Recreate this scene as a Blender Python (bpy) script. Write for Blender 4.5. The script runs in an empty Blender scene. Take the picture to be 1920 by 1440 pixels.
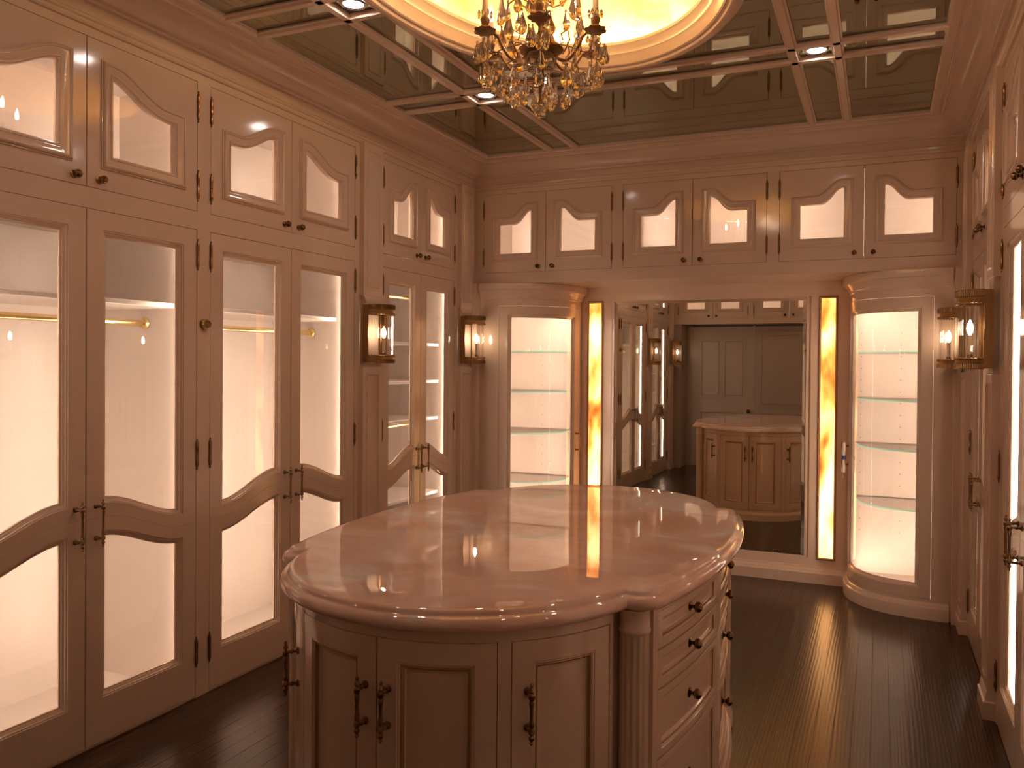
import bpy, math, random
from mathutils import Matrix, Vector, geometry
random.seed(7)
C = bpy.context.scene.collection
PI = math.pi
# ------------------------------------------------------------------ camera, world, exposure
sc = bpy.context.scene
cam = bpy.data.cameras.new('camera')
cam.sensor_fit = 'HORIZONTAL'; cam.sensor_width = 36.0
cam.lens = 1523.8593 / 1920 * 36
cam.shift_x = -36.5437 / 1920
cam.shift_y = -22.9379 / 1920
cam.clip_start = 0.02
co = bpy.data.objects.new('camera', cam); C.objects.link(co)
R_ = Vector((0.91912765, 0.3938716, 0.00833854)); U_ = Vector((-0.0119316, 0.00667453, 0.99990654))
F_ = Vector((-0.39377914, 0.91914124, -0.01083427))
m = Matrix(((R_.x, U_.x, -F_.x, 2.95882), (R_.y, U_.y, -F_.y, 0.0), (R_.z, U_.z, -F_.z, 1.6), (0, 0, 0, 1)))
co.matrix_world = m
sc.camera = co
w = bpy.data.worlds.new('world'); sc.world = w; w.use_nodes = True
w.node_tree.nodes['Background'].inputs[0].default_value = (0.02, 0.014, 0.01, 1)
w.node_tree.nodes['Background'].inputs[1].default_value = 1.0
sc.view_settings.view_transform = 'Standard'; sc.view_settings.look = 'None'
sc.view_settings.gamma = 1.0; sc.view_settings.use_curve_mapping = False
sc.view_settings.exposure = 0.0
cy = sc.cycles
cy.use_denoising = True; cy.use_adaptive_sampling = False
cy.max_bounces = 10; cy.diffuse_bounces = 5; cy.glossy_bounces = 6; cy.transmission_bounces = 8; cy.transparent_max_bounces = 16
cy.caustics_reflective = False; cy.caustics_refractive = False
cy.sample_clamp_indirect = 6.0
# light strengths (emitters are built with their fixtures)
LED = 152.0; LED_UP = 150.0; LED_DISP = 78.0; BULB = 62.0; CANDLE = 130.0; COVE = 230.0; ONYX = 5.5; DOWN = 105.0
LEDC = (1.0, 0.76, 0.59); BULBC = (1.0, 0.74, 0.50); COVEC = (1.0, 0.67, 0.29)

# ------------------------------------------------------------------ key sizes (metres)
W = 3.457; D = 5.7255; DM = 6.3104; Y0 = 2.9486; YR = 2 * Y0 - D
ZUT = 2.9092; ZUB = 2.2992; ZLT = 2.2145; ZLB = 0.008
CX = 1.7285

# ------------------------------------------------------------------ materials
def mat(name):
    m = bpy.data.materials.new(name); m.use_nodes = True
    return m, m.node_tree.nodes, m.node_tree.links, m.node_tree.nodes['Principled BSDF']
def simple(name, col, rough=0.4, metal=0.0, coat=0.0, bump=None):
    m, n, l, b = mat(name)
    b.inputs['Base Color'].default_value = (*col, 1); b.inputs['Roughness'].default_value = rough
    b.inputs['Metallic'].default_value = metal; b.inputs['Coat Weight'].default_value = coat
    b.inputs['Coat Roughness'].default_value = 0.08
    if bump:
        t = n.new('ShaderNodeTexNoise'); t.inputs['Scale'].default_value = bump[0]; t.inputs['Detail'].default_value = 4
        tc = n.new('ShaderNodeTexCoord'); l.new(tc.outputs['Object'], t.inputs['Vector'])
        bp = n.new('ShaderNodeBump'); bp.inputs['Strength'].default_value = bump[1]; bp.inputs['Distance'].default_value = 0.002
        l.new(t.outputs['Fac'], bp.inputs['Height']); l.new(bp.outputs['Normal'], b.inputs['Normal'])
    return m
def emit(name, col, s):
    m = bpy.data.materials.new(name); m.use_nodes = True; n = m.node_tree.nodes; n.clear()
    e = n.new('ShaderNodeEmission'); e.inputs[0].default_value = (*col, 1); e.inputs[1].default_value = s
    o = n.new('ShaderNodeOutputMaterial'); m.node_tree.links.new(e.outputs[0], o.inputs[0]); return m
def thin_glass(name, tint=(0.97, 0.97, 0.96), ior=1.5, rough=0.0, gain=1.0):
    m = bpy.data.materials.new(name); m.use_nodes = True; n = m.node_tree.nodes; l = m.node_tree.links; n.clear()
    t = n.new('ShaderNodeBsdfTransparent'); t.inputs[0].default_value = (*tint, 1)
    g = n.new('ShaderNodeBsdfGlossy'); g.inputs['Roughness'].default_value = rough
    ge = n.new('ShaderNodeNewGeometry'); dt = n.new('ShaderNodeVectorMath'); dt.operation = 'DOT_PRODUCT'
    l.new(ge.outputs['Incoming'], dt.inputs[0]); l.new(ge.outputs['Normal'], dt.inputs[1])
    ab = n.new('ShaderNodeMath'); ab.operation = 'ABSOLUTE'; l.new(dt.outputs['Value'], ab.inputs[0])
    iv = n.new('ShaderNodeMath'); iv.operation = 'SUBTRACT'; iv.inputs[0].default_value = 1.0; iv.use_clamp = True; l.new(ab.outputs[0], iv.inputs[1])
    pw_ = n.new('ShaderNodeMath'); pw_.operation = 'POWER'; pw_.inputs[1].default_value = 5.0; l.new(iv.outputs[0], pw_.inputs[0])
    f0 = ((ior - 1) / (ior + 1)) ** 2
    f = n.new('ShaderNodeMath'); f.operation = 'MULTIPLY_ADD'; f.inputs[1].default_value = 1 - f0; f.inputs[2].default_value = f0; l.new(pw_.outputs[0], f.inputs[0])
    mx = n.new('ShaderNodeMixShader'); o = n.new('ShaderNodeOutputMaterial')
    l.new(f.outputs[0], mx.inputs[0]); l.new(t.outputs[0], mx.inputs[1]); l.new(g.outputs[0], mx.inputs[2]); l.new(mx.outputs[0], o.inputs[0])
    return m
def ramp(n, pts):
    r = n.new('ShaderNodeValToRGB'); e = r.color_ramp.elements
    while len(e) < len(pts): e.new(0.5)
    for k, (p, c) in enumerate(pts): e[k].position = p; e[k].color = (*c, 1)
    return r
PAINT = (0.72, 0.54, 0.415)
M = {}
M['paint'] = simple('cream_lacquer', PAINT, 0.11, bump=(6, 0.05))
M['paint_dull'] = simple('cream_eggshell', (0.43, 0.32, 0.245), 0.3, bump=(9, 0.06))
M['inside'] = simple('white_interior', (0.66, 0.59, 0.54), 0.35)
M['glass'] = thin_glass('door_glass')
M['rodglass'] = thin_glass('lamp_glass', (0.985, 0.98, 0.975), 1.5)
M['crystal'] = None
M['brass'] = simple('antique_brass', (0.30, 0.175, 0.078), 0.34, 1.0, bump=(60, 0.3))
M['polished'] = simple('polished_brass', (0.85, 0.62, 0.30), 0.18, 1.0)
M['bronze'] = simple('dark_bronze', (0.24, 0.14, 0.075), 0.34, 1.0, bump=(80, 0.3))
M['rodbrass'] = simple('brass_rail', (0.92, 0.74, 0.36), 0.22, 1.0)
M['knob'] = simple('aged_brass_knob', (0.20, 0.115, 0.055), 0.2, 1.0)
M['candle'] = simple('candle_sleeve', (0.85, 0.68, 0.50), 0.5)
M['gilt'] = simple('gilt_bead', (0.42, 0.26, 0.12), 0.35, 0.5)
M['led'] = emit('led_strip', LEDC, LED); M['led_narrow'] = emit('led_narrow', LEDC, LED * 0.55); M['led_up'] = emit('led_upper', LEDC, LED_UP); M['led_disp'] = emit('led_display', LEDC, LED_DISP)
M['bulb'] = emit('bulb_glow', BULBC, BULB); M['flame'] = emit('candle_bulb', BULBC, CANDLE); M['cove'] = emit('cove_rope', COVEC, COVE)
M['down'] = emit('downlight_lens', (1.0, 0.86, 0.76), DOWN)
M['mirror'] = simple('silvered_mirror', (0.81, 0.80, 0.73), 0.0, 1.0)
M['dark'] = simple('gap_shadow_lining', (0.08, 0.045, 0.03), 0.6)
M['tape'] = simple('blue_tape', (0.03, 0.04, 0.22), 0.5)
M['wrap'] = simple('paper_wrap', (0.80, 0.70, 0.60), 0.8, bump=(50, 0.8))
M['oval'] = simple('oval_trim_paint', (0.66, 0.47, 0.33), 0.22)
M['chrome'] = simple('satin_steel', (0.6, 0.55, 0.5), 0.25, 1.0)
def mk_crystal():
    m, n, l, b = mat('cut_crystal')
    b.inputs['Base Color'].default_value = (1, 0.97, 0.90, 1); b.inputs['Roughness'].default_value = 0.0
    b.inputs['Transmission Weight'].default_value = 1.0; b.inputs['IOR'].default_value = 1.55
    return m
M['crystal'] = mk_crystal()
def mk_ceilmirror():
    m, n, l, b = mat('bronze_ceiling_mirror')
    b.inputs['Base Color'].default_value = (0.40, 0.43, 0.33, 1); b.inputs['Metallic'].default_value = 1; b.inputs['Roughness'].default_value = 0.015
    t = n.new('ShaderNodeTexNoise'); t.inputs['Scale'].default_value = 1.6; t.inputs['Detail'].default_value = 2
    tc = n.new('ShaderNodeTexCoord'); l.new(tc.outputs['Object'], t.inputs['Vector'])
    r = ramp(n, [(0.3, (0.36, 0.385, 0.285)), (0.7, (0.43, 0.455, 0.345))]); l.new(t.outputs['Fac'], r.inputs[0]); l.new(r.outputs[0], b.inputs['Base Color'])
    return m
M['ceilmirror'] = mk_ceilmirror()
def mk_gold():
    m, n, l, b = mat('gold_leaf')
    tc = n.new('ShaderNodeTexCoord')
    br = n.new('ShaderNodeTexBrick'); br.inputs['Scale'].default_value = 9; br.inputs['Mortar Size'].default_value = 0.006
    br.offset = 0.3; br.inputs['Color1'].default_value = (0.92, 0.62, 0.20, 1); br.inputs['Color2'].default_value = (0.70, 0.42, 0.11, 1); br.inputs['Mortar'].default_value = (0.95, 0.70, 0.28, 1)
    br.inputs['Row Height'].default_value = 0.9; br.inputs['Brick Width'].default_value = 0.9
    l.new(tc.outputs['Object'], br.inputs['Vector'])
    t = n.new('ShaderNodeTexNoise'); t.inputs['Scale'].default_value = 4; t.inputs['Detail'].default_value = 6; l.new(tc.outputs['Object'], t.inputs['Vector'])
    r = ramp(n, [(0.35, (0.55, 0.50, 0.42)), (0.6, (1, 1, 1))]); l.new(t.outputs['Fac'], r.inputs[0])
    mx = n.new('ShaderNodeMix'); mx.data_type = 'RGBA'; mx.blend_type = 'MULTIPLY'; mx.inputs[0].default_value = 1
    l.new(br.outputs['Color'], mx.inputs[6]); l.new(r.outputs[0], mx.inputs[7]); l.new(mx.outputs[2], b.inputs['Base Color'])
    b.inputs['Metallic'].default_value = 0.75; b.inputs['Roughness'].default_value = 0.38
    return m
M['gold'] = mk_gold()
def mk_onyx_light():
    m = bpy.data.materials.new('backlit_onyx'); m.use_nodes = True; n = m.node_tree.nodes; l = m.node_tree.links; n.clear()
    tc = n.new('ShaderNodeTexCoord'); mp = n.new('ShaderNodeMapping'); mp.inputs['Scale'].default_value = (3.0, 3.0, 1.15)
    l.new(tc.outputs['Object'], mp.inputs[0])
    oi = n.new('ShaderNodeObjectInfo'); ad = n.new('ShaderNodeVectorMath'); ad.operation = 'ADD'
    mu = n.new('ShaderNodeMath'); mu.operation = 'MULTIPLY'; mu.inputs[1].default_value = 9.0; l.new(oi.outputs['Random'], mu.inputs[0])
    l.new(mp.outputs[0], ad.inputs[0]); l.new(mu.outputs[0], ad.inputs[1])
    t = n.new('ShaderNodeTexNoise'); t.inputs['Scale'].default_value = 2.1; t.inputs['Detail'].default_value = 2.5; t.inputs['Distortion'].default_value = 0.15
    l.new(ad.outputs[0], t.inputs['Vector'])
    r = ramp(n, [(0.30, (0.80, 0.16, 0.02)), (0.42, (1.0, 0.30, 0.05)), (0.54, (1.0, 0.43, 0.13)), (0.66, (1.0, 0.50, 0.19))])
    l.new(t.outputs['Fac'], r.inputs[0])
    st = n.new('ShaderNodeMapRange'); st.inputs[1].default_value = 0.33; st.inputs[2].default_value = 0.6; st.inputs[3].default_value = 0.8; st.inputs[4].default_value = ONYX
    l.new(t.outputs['Fac'], st.inputs[0])
    e = n.new('ShaderNodeEmission'); l.new(r.outputs[0], e.inputs[0]); l.new(st.outputs[0], e.inputs[1])
    o = n.new('ShaderNodeOutputMaterial'); l.new(e.outputs[0], o.inputs[0])
    return m
M['onyxlight'] = mk_onyx_light()
def mk_stone():
    m, n, l, b = mat('pink_onyx_top')
    tc = n.new('ShaderNodeTexCoord')
    t = n.new('ShaderNodeTexNoise'); t.inputs['Scale'].default_value = 1.7; t.inputs['Detail'].default_value = 5; t.inputs['Distortion'].default_value = 0.8; t.inputs['Roughness'].default_value = 0.55
    mp = n.new('ShaderNodeMapping'); mp.inputs['Scale'].default_value = (1, 1.3, 3); mp.inputs['Rotation'].default_value = (0, 0, 0.9)
    l.new(tc.outputs['Object'], mp.inputs[0]); l.new(mp.outputs[0], t.inputs['Vector'])
    r = ramp(n, [(0.32, (0.74, 0.45, 0.33)), (0.47, (0.82, 0.54, 0.43)), (0.56, (0.87, 0.64, 0.54)), (0.64, (0.95, 0.86, 0.79))])
    l.new(t.outputs['Fac'], r.inputs[0])
    t2 = n.new('ShaderNodeTexNoise'); t2.inputs['Scale'].default_value = 3.2; t2.inputs['Detail'].default_value = 8; t2.inputs['Distortion'].default_value = 1.2
    l.new(mp.outputs[0], t2.inputs['Vector'])
    r2 = ramp(n, [(0.47, (0, 0, 0)), (0.5, (1, 1, 1)), (0.53, (0, 0, 0))]); l.new(t2.outputs['Fac'], r2.inputs[0])
    mx = n.new('ShaderNodeMix'); mx.data_type = 'RGBA'; mx.inputs[7].default_value = (0.80, 0.66, 0.55, 1)
    ml = n.new('ShaderNodeMath'); ml.operation = 'MULTIPLY'; ml.inputs[1].default_value = 0.35; l.new(r2.outputs[0], ml.inputs[0])
    l.new(ml.outputs[0], mx.inputs[0]); l.new(r.outputs[0], mx.inputs[6]); l.new(mx.outputs[2], b.inputs['Base Color'])
    b.inputs['Roughness'].default_value = 0.0; b.inputs['IOR'].default_value = 1.9
    b.inputs['Subsurface Weight'].default_value = 0.0
    b.inputs['Coat Weight'].default_value = 0.0
    return m
M['stone'] = mk_stone()
def mk_floor():
    m, n, l, b = mat('dark_oak_plank')
    tc = n.new('ShaderNodeTexCoord'); mp = n.new('ShaderNodeMapping'); mp.inputs['Scale'].default_value = (22, 1.6, 5)
    oi = n.new('ShaderNodeObjectInfo'); mu = n.new('ShaderNodeMath'); mu.operation = 'MULTIPLY'; mu.inputs[1].default_value = 37; l.new(oi.outputs['Random'], mu.inputs[0])
    ad = n.new('ShaderNodeVectorMath'); ad.operation = 'ADD'; l.new(tc.outputs['Object'], ad.inputs[0]); l.new(mu.outputs[0], ad.inputs[1]); l.new(ad.outputs[0], mp.inputs[0])
    t = n.new('ShaderNodeTexNoise'); t.inputs['Scale'].default_value = 1.0; t.inputs['Detail'].default_value = 4; t.inputs['Distortion'].default_value = 0.8; l.new(mp.outputs[0], t.inputs['Vector'])
    wv = n.new('ShaderNodeTexWave'); wv.inputs['Scale'].default_value = 0.9; wv.inputs['Distortion'].default_value = 9; wv.inputs['Detail'].default_value = 2; wv.inputs['Detail Scale'].default_value = 0.5; l.new(mp.outputs[0], wv.inputs['Vector'])
    mxf = n.new('ShaderNodeMath'); mxf.operation = 'MULTIPLY'; l.new(t.outputs['Fac'], mxf.inputs[0]); l.new(wv.outputs['Fac'], mxf.inputs[1])
    r = ramp(n, [(0.05, (0.016, 0.006, 0.0025)), (0.25, (0.038, 0.016, 0.007)), (0.6, (0.065, 0.031, 0.015))]); l.new(mxf.outputs[0], r.inputs[0])
    hv = n.new('ShaderNodeHueSaturation'); vr = n.new('ShaderNodeMapRange'); vr.inputs[3].default_value = 0.8; vr.inputs[4].default_value = 1.25
    l.new(oi.outputs['Random'], vr.inputs[0]); l.new(vr.outputs[0], hv.inputs['Value']); l.new(r.outputs[0], hv.inputs['Color']); l.new(hv.outputs[0], b.inputs['Base Color'])
    b.inputs['Roughness'].default_value = 0.24
    bp = n.new('ShaderNodeBump'); bp.inputs['Strength'].default_value = 0.12; bp.inputs['Distance'].default_value = 0.002; l.new(mxf.outputs[0], bp.inputs['Height']); l.new(bp.outputs[0], b.inputs['Normal'])
    return m
M['floor'] = mk_floor()
def mk_shelfglass():
    m = bpy.data.materials.new('glass_shelf_edge'); m.use_nodes = True; n = m.node_tree.nodes; l = m.node_tree.links; n.clear()
    t = n.new('ShaderNodeBsdfTranslucent'); t.inputs[0].default_value = (0.42, 1.0, 0.93, 1)
    d = n.new('ShaderNodeBsdfDiffuse'); d.inputs[0].default_value = (0.30, 0.85, 0.78, 1)
    mx = n.new('ShaderNodeMixShader'); mx.inputs[0].default_value = 0.2; o = n.new('ShaderNodeOutputMaterial')
    l.new(t.outputs[0], mx.inputs[1]); l.new(d.outputs[0], mx.inputs[2]); l.new(mx.outputs[0], o.inputs[0])
    return m
M['shelfedge'] = mk_shelfglass()

# ------------------------------------------------------------------ mesh builder, local axes: u along the wall, v up, w out of the wall
class MB:
    def __init__(s): s.v = []; s.f = []; s.mi = []
    def add(s, vs, fs, mi=0):
        o = len(s.v); s.v += [tuple(p) for p in vs]; s.f += [tuple(i + o for i in f) for f in fs]; s.mi += [mi] * len(fs)
    def box(s, u0, u1, v0, v1, w0, w1, mi=0):
        s.add([(u0, v0, w0), (u1, v0, w0), (u1, v1, w0), (u0, v1, w0), (u0, v0, w1), (u1, v0, w1), (u1, v1, w1), (u0, v1, w1)],
              [(0, 3, 2, 1), (4, 5, 6, 7), (0, 1, 5, 4), (1, 2, 6, 5), (2, 3, 7, 6), (3, 0, 4, 7)], mi)
    def bbox(s, u0, u1, v0, v1, w0, w1, b=0.003):   # box with a chamfered front
        r = [[(u0, v0, w0), (u1, v0, w0), (u1, v1, w0), (u0, v1, w0)], [(u0, v0, w1 - b), (u1, v0, w1 - b), (u1, v1, w1 - b), (u0, v1, w1 - b)],
             [(u0 + b, v0 + b, w1), (u1 - b, v0 + b, w1), (u1 - b, v1 - b, w1), (u0 + b, v1 - b, w1)]]
        s.loft(r, cap=True)
    def loft(s, rings, closed=True, cap=False, mi=0, wrap=False):
        n = len(rings[0]); o = len(s.v); k = len(rings)
        for r in rings: s.v += [tuple(p) for p in r]
        fs = []
        for j in range(k if wrap else k - 1):
            a = o + j * n; b = o + ((j + 1) % k) * n
            for i in range(n if closed else n - 1):
                i2 = (i + 1) % n; fs.append((a + i, a + i2, b + i2, b + i))
        if cap: fs.append(tuple(o + i for i in reversed(range(n)))); fs.append(tuple(o + (k - 1) * n + i for i in range(n)))
        s.f += fs; s.mi += [mi] * len(fs)
    def lathe(s, prof, n=12, c=(0, 0, 0), axis='v', sq=1.0, mi=0):   # prof: (radius, height)
        rings = []
        for r, h in prof:
            ring = []
            for i in range(n):
                a = 2 * PI * i / n; x = r * math.cos(a); y = r * math.sin(a) * sq
                if axis == 'v': ring.append((c[0] + x, c[1] + h, c[2] - y))
                elif axis == 'w': ring.append((c[0] + x, c[1] + y, c[2] + h))
                else: ring.append((c[0] + h, c[1] + x, c[2] + y))
            rings.append(ring)
        s.loft(rings, cap=True, mi=mi)
    def tube(s, pts, r, n=8, mi=0):
        P = [Vector(p) for p in pts]; rings = []
        for i, p in enumerate(P):
            t = (P[min(i + 1, len(P) - 1)] - P[max(i - 1, 0)]).normalized()
            ref = Vector((0, 0, 1)) if abs(t.z) < 0.9 else Vector((1, 0, 0))
            a = t.cross(ref).normalized(); b = t.cross(a); rr = r[i] if isinstance(r, (list, tuple)) else r
            rings.append([p + (a * math.cos(2 * PI * k / n) + b * math.sin(2 * PI * k / n)) * rr for k in range(n)])
        s.loft(rings, cap=True, mi=mi)
    def strip(s, bot, top, mi=0):     # fills between two equally long point rows
        n = len(bot); o = len(s.v); s.v += [tuple(p) for p in bot] + [tuple(p) for p in top]
        fs = [(o + i, o + i + 1, o + n + i + 1, o + n + i) for i in range(n - 1)]; s.f += fs; s.mi += [mi] * len(fs)
    def mapped(s, fn):
        s.v = [fn(*p) for p in s.v]; return s
    def mesh(s, name, mats, smooth=35, raw=False):
        me = bpy.data.meshes.new(name)
        vs = s.v if raw else [(u, -w_, v) for u, v, w_ in s.v]
        me.from_pydata(vs, [], s.f)
        for mm in (mats if isinstance(mats, (list, tuple)) else [mats]): me.materials.append(mm)
        if any(s.mi): me.polygons.foreach_set('material_index', s.mi)
        import bmesh
        bm = bmesh.new(); bm.from_mesh(me); bmesh.ops.remove_doubles(bm, verts=bm.verts, dist=1e-5)
        bmesh.ops.recalc_face_normals(bm, faces=bm.faces); bm.to_mesh(me); bm.free()
        if smooth:
            me.polygons.foreach_set('use_smooth', [True] * len(me.polygons)); me.set_sharp_from_angle(angle=math.radians(smooth))
        me.update(); return me
def raw3(u, v, w_): return (u, -w_, v)

def inst(name, me, parent=None, loc=(0, 0, 0), rz=0.0, mtx=None):
    o = bpy.data.objects.new(name, me); C.objects.link(o)
    if parent: o.parent = parent
    if mtx is not None: o.matrix_local = mtx
    else: o.location = loc; o.rotation_euler = (0, 0, rz)
    return o
def thing(name, label, cat, loc=(0, 0, 0), rz=0.0, group=None):
    o = bpy.data.objects.new(name, None); C.objects.link(o); o.empty_display_size = 0.1
    o.location = loc; o.rotation_euler = (0, 0, rz); o['label'] = label; o['category'] = cat
    if group: o['group'] = group
    return o
def struct(o): o['kind'] = 'structure'; return o
def L(u, v, w_): return (u, -w_, v)      # local u,v,w to a Blender location

# ------------------------------------------------------------------ ring contours for doors
def contour(u0, u1, vb, vt, d, wv, n=2, mv=1):
    """closed loop at inset d: bottom row left to right, right side, top row right to left, left side; vb, vt are functions of u"""
    def off(f, u, sgn):
        e = 1e-3; sl = (f(u + e) - f(u - e)) / (2 * e); return f(u) + sgn * d * math.sqrt(1 + sl * sl)
    a, b = u0 + d, u1 - d
    us = [a + (b - a) * i / n for i in range(n + 1)]
    bot = [(u, off(vb, u, 1), wv) for u in us]; top = [(u, off(vt, u, -1), wv) for u in reversed(us)]
    out = list(bot)
    for k in range(1, mv): t = k / mv; out.append((b, bot[-1][1] * (1 - t) + top[0][1] * t, wv))
    out += top
    for k in range(1, mv): t = k / mv; out.append((a, top[-1][1] * (1 - t) + bot[0][1] * t, wv))
    return out
def fill(mb, u0, u1, vb, vt, d, wv, n=2, mi=0):
    c = contour(u0, u1, vb, vt, d, wv, n); mb.strip(c[:n + 1], list(reversed(c[n + 1:])), mi)
def K(x): return lambda u: x
def framed(mb, u0, u1, vb, vt, hole, prof, t, n=2, b=0.0015):
    """a frame from the outer contour to the hole (hu0,hu1,hvb,hvt), moulded by prof [(inset from hole edge, w)]"""
    hu0, hu1, hvb, hvt = hole
    rings = [contour(u0, u1, vb, vt, 0, -t, n), contour(u0, u1, vb, vt, 0, -b, n), contour(u0, u1, vb, vt, b, 0, n)]
    for d, wv in prof: rings.append(contour(hu0, hu1, hvb, hvt, d, wv, n))
    rings.append(contour(hu0, hu1, hvb, hvt, prof[-1][0], -t, n))
    mb.loft(rings, wrap=True)
PROF_T = [(0, 0), (0.0005, -0.004), (0.003, -0.005), (0.007, -0.0045), (0.0075, -0.010), (0.012, -0.0125), (0.017, -0.014), (0.0175, -0.018), (0.0245, -0.019), (0.025, -0.023)]
PROF_B = [(0, 0), (0.0005, 0.006), (0.005, 0.007), (0.006, 0.012), (0.010, 0.017), (0.015, 0.0185), (0.019, 0.016), (0.020, 0.012), (0.024, 0.012), (0.040, 0.004), (0.046, 0.003), (0.047, 0.006), (0.053, 0.006), (0.054, 0.001), (0.059, 0.000), (0.061, -0.012)]
PROF_P = [(0, 0), (0.002, -0.003), (0.006, -0.003), (0.010, -0.007), (0.014, -0.012), (0.018, -0.013), (0.022, -0.018), (0.030, -0.020)]
def ogee(a, b, hi, lo, flat=1.0):        # falls from hi at u=a to lo at u=b
    def f(u):
        t = min(max((u - a) / (b - a) / flat, 0), 1); return lo + (hi - lo) * 0.5 * (1 + math.cos(PI * t))
    return f
cache = {}
TD = 0.028
def tall_door(wd, flip):
    """hinge side at u=wd, meeting side at u=0; flip puts the hinge at u=0"""
    k = ('tall', round(wd, 3), flip)
    if k in cache: return cache[k]
    g = 0.0018; S = 0.079; a, b = S, wd - S; zb = ZLB + 0.0015; zt = ZLT - g
    up = ogee(a, b, 1.003, 0.888); dn = ogee(a, b, 0.888, 0.779); mid = ogee(a, b, 0.946, 0.834)
    mb = MB(); n = 18
    framed(mb, g, wd - g, mid, K(zt), (a, b, up, K(2.135)), PROF_T, TD, n)
    framed(mb, g, wd - g, K(zb), mid, (a, b, K(0.192), dn), PROF_T, TD, n)
    pn = MB()
    for hb, ht in ((up, K(2.135)), (K(0.192), dn)):
        for wv in (-0.0205, -0.0235): fill(pn, a, b, hb, ht, 0.0245, wv, n)
    if flip:
        for q in (mb, pn): q.mapped(lambda u, v, w_: (wd - u, v, w_))
    cache[k] = (mb.mesh('tall_door', M['paint']), pn.mesh('glass_pane', M['glass'])); return cache[k]
def upper_door(wd, flip):
    k = ('up', round(wd, 3), flip)
    if k in cache: return cache[k]
    g = 0.0018; z0, z1 = ZUB + g, ZUT - g; a, b = 0.064, wd - 0.073
    top = ogee(0.115, 0.405, 2.833, 2.728) if wd > 0.56 else (ogee(0.135, 0.30, 2.833, 2.730) if wd > 0.5 else ogee(0.12, 0.29, 2.833, 2.730)); mb = MB(); n = 20
    framed(mb, g, wd - g, K(z0), K(z1), (a, b, K(2.386), top), PROF_B, TD, n)
    pn = MB()
    for wv in (-0.013, -0.016): fill(pn, a, b, K(2.386), top, 0.058, wv, n)
    if flip:
        for q in (mb, pn): q.mapped(lambda u, v, w_: (wd - u, v, w_))
    cache[k] = (mb.mesh('upper_door', M['paint']), pn.mesh('glass_pane', M['glass'])); return cache[k]
def hinge_mesh():
    if 'hinge' in cache: return cache['hinge']
    mb = MB(); r = 0.0075; h = 0.052
    mb.lathe([(0.001, -h - 0.022), (0.004, -h - 0.018), (0.0025, -h - 0.012), (0.006, -h - 0.004), (r, -h), (r, -0.018), (r * 0.9, -0.017), (r * 0.9, 0.017), (r, 0.018), (r, h), (0.006, h + 0.004), (0.0025, h + 0.012), (0.004, h + 0.018), (0.001, h + 0.022)], 8, (0, 0, 0.005))
    cache['hinge'] = mb.mesh('hinge', M['bronze']); return cache['hinge']
def knob_mesh(r=0.017):
    k = ('knob', r)
    if k in cache: return cache[k]
    mb = MB()
    mb.lathe([(r * 0.95, 0), (r * 0.95, 0.002), (r * 0.6, 0.004), (r * 0.36, 0.008), (r * 0.33, 0.014), (r * 0.6, 0.017), (r * 0.93, 0.021), (r, 0.027), (r * 0.9, 0.034), (r * 0.62, 0.039), (r * 0.55, 0.038), (r * 0.35, 0.041), (0.0005, 0.042)], 14, axis='w')
    cache[k] = mb.mesh('knob', M['knob']); return cache[k]
def handle_mesh(h=0.2, out=0.042):
    k = ('handle', h)
    if k in cache: return cache[k]
    mb = MB(); a = h / 2
    P = [(0.0006, -a), (0.004, -a + 0.003), (0.0055, -a + 0.007), (0.003, -a + 0.011), (0.007, -a + 0.016), (0.008, -a + 0.022), (0.004, -a + 0.027), (0.009, -a + 0.033), (0.009, -a + 0.042), (0.0055, -a + 0.047),
         (0.0075, -a + 0.052), (0.0065, -a + 0.064), (0.0052, -a + 0.068), (0.0052, 0)]
    prof = P + [(r, -hh) for r, hh in reversed(P[:-1])]
    mb.lathe(prof, 10, (0, 0, out))
    for s in (-1, 1):
        vz = s * (a - 0.034)
        mb.lathe([(0.011, 0), (0.011, 0.003), (0.006, 0.006), (0.0045, 0.012), (0.0075, 0.018), (0.0045, 0.024), (0.0045, out)], 10, (0, vz, 0), axis='w')
    cache[k] = mb.mesh('handle', M['bronze']); return cache[k]

def add_door(parent, kind, wd, flip, u, glass=True, zh=0.93):
    me, pn = (tall_door if kind == 'tall' else upper_door)(wd, flip)
    d = inst('door', me, parent, L(u, 0, 0))
    inst('glass_pane', pn, d)
    hu = 0.0 if flip else wd          # hinge edge
    mu = wd - 0.047 if flip else 0.047
    zs = (2.0955, 1.156, 0.2195) if kind == 'tall' else (2.7885, 2.4195)
    for z in zs: inst('hinge', hinge_mesh(), d, L(hu, z, 0))
    if kind == 'tall': inst('handle', handle_mesh(), d, L(mu, zh, 0))
    else: inst('knob', knob_mesh(), d, L(wd - 0.058 if flip else 0.058, 2.337, 0))
    return d

def carcass(parent, u0, u1, z0, z1, depth, led, full=True):
    """open-fronted box behind the doors, its back, sides, top and bottom, with light strips behind the stiles"""
    t = 0.018; mb = MB(); f = -TD - 0.002; b = -depth
    mb.box(u0 + 0.0005, u0 + t, z0, z1, b, f); mb.box(u1 - t, u1 - 0.0005, z0, z1, b, f)
    mb.box(u0 + t, u1 - t, z0, z0 + t, b, f); mb.box(u0 + t, u1 - t, z1 - t, z1, b, f)
    mb.box(u0 + t, u1 - t, z0 + t, z1 - t, b, b + 0.01)
    inst('carcass', mb.mesh('carcass', M['inside'], 0), parent)
    for s, uu in ((1, u0 + t + 0.001), (-1, u1 - t - 0.001)):
        q = MB(); q.box(min(uu, uu + s * 0.006), max(uu, uu + s * 0.006), z0 + 0.06, z1 - 0.06 if full else z1 - 0.05, f - 0.035, f - 0.027)
        inst('light_strip', q.mesh('light_strip', M[led], 0), parent)

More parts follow.
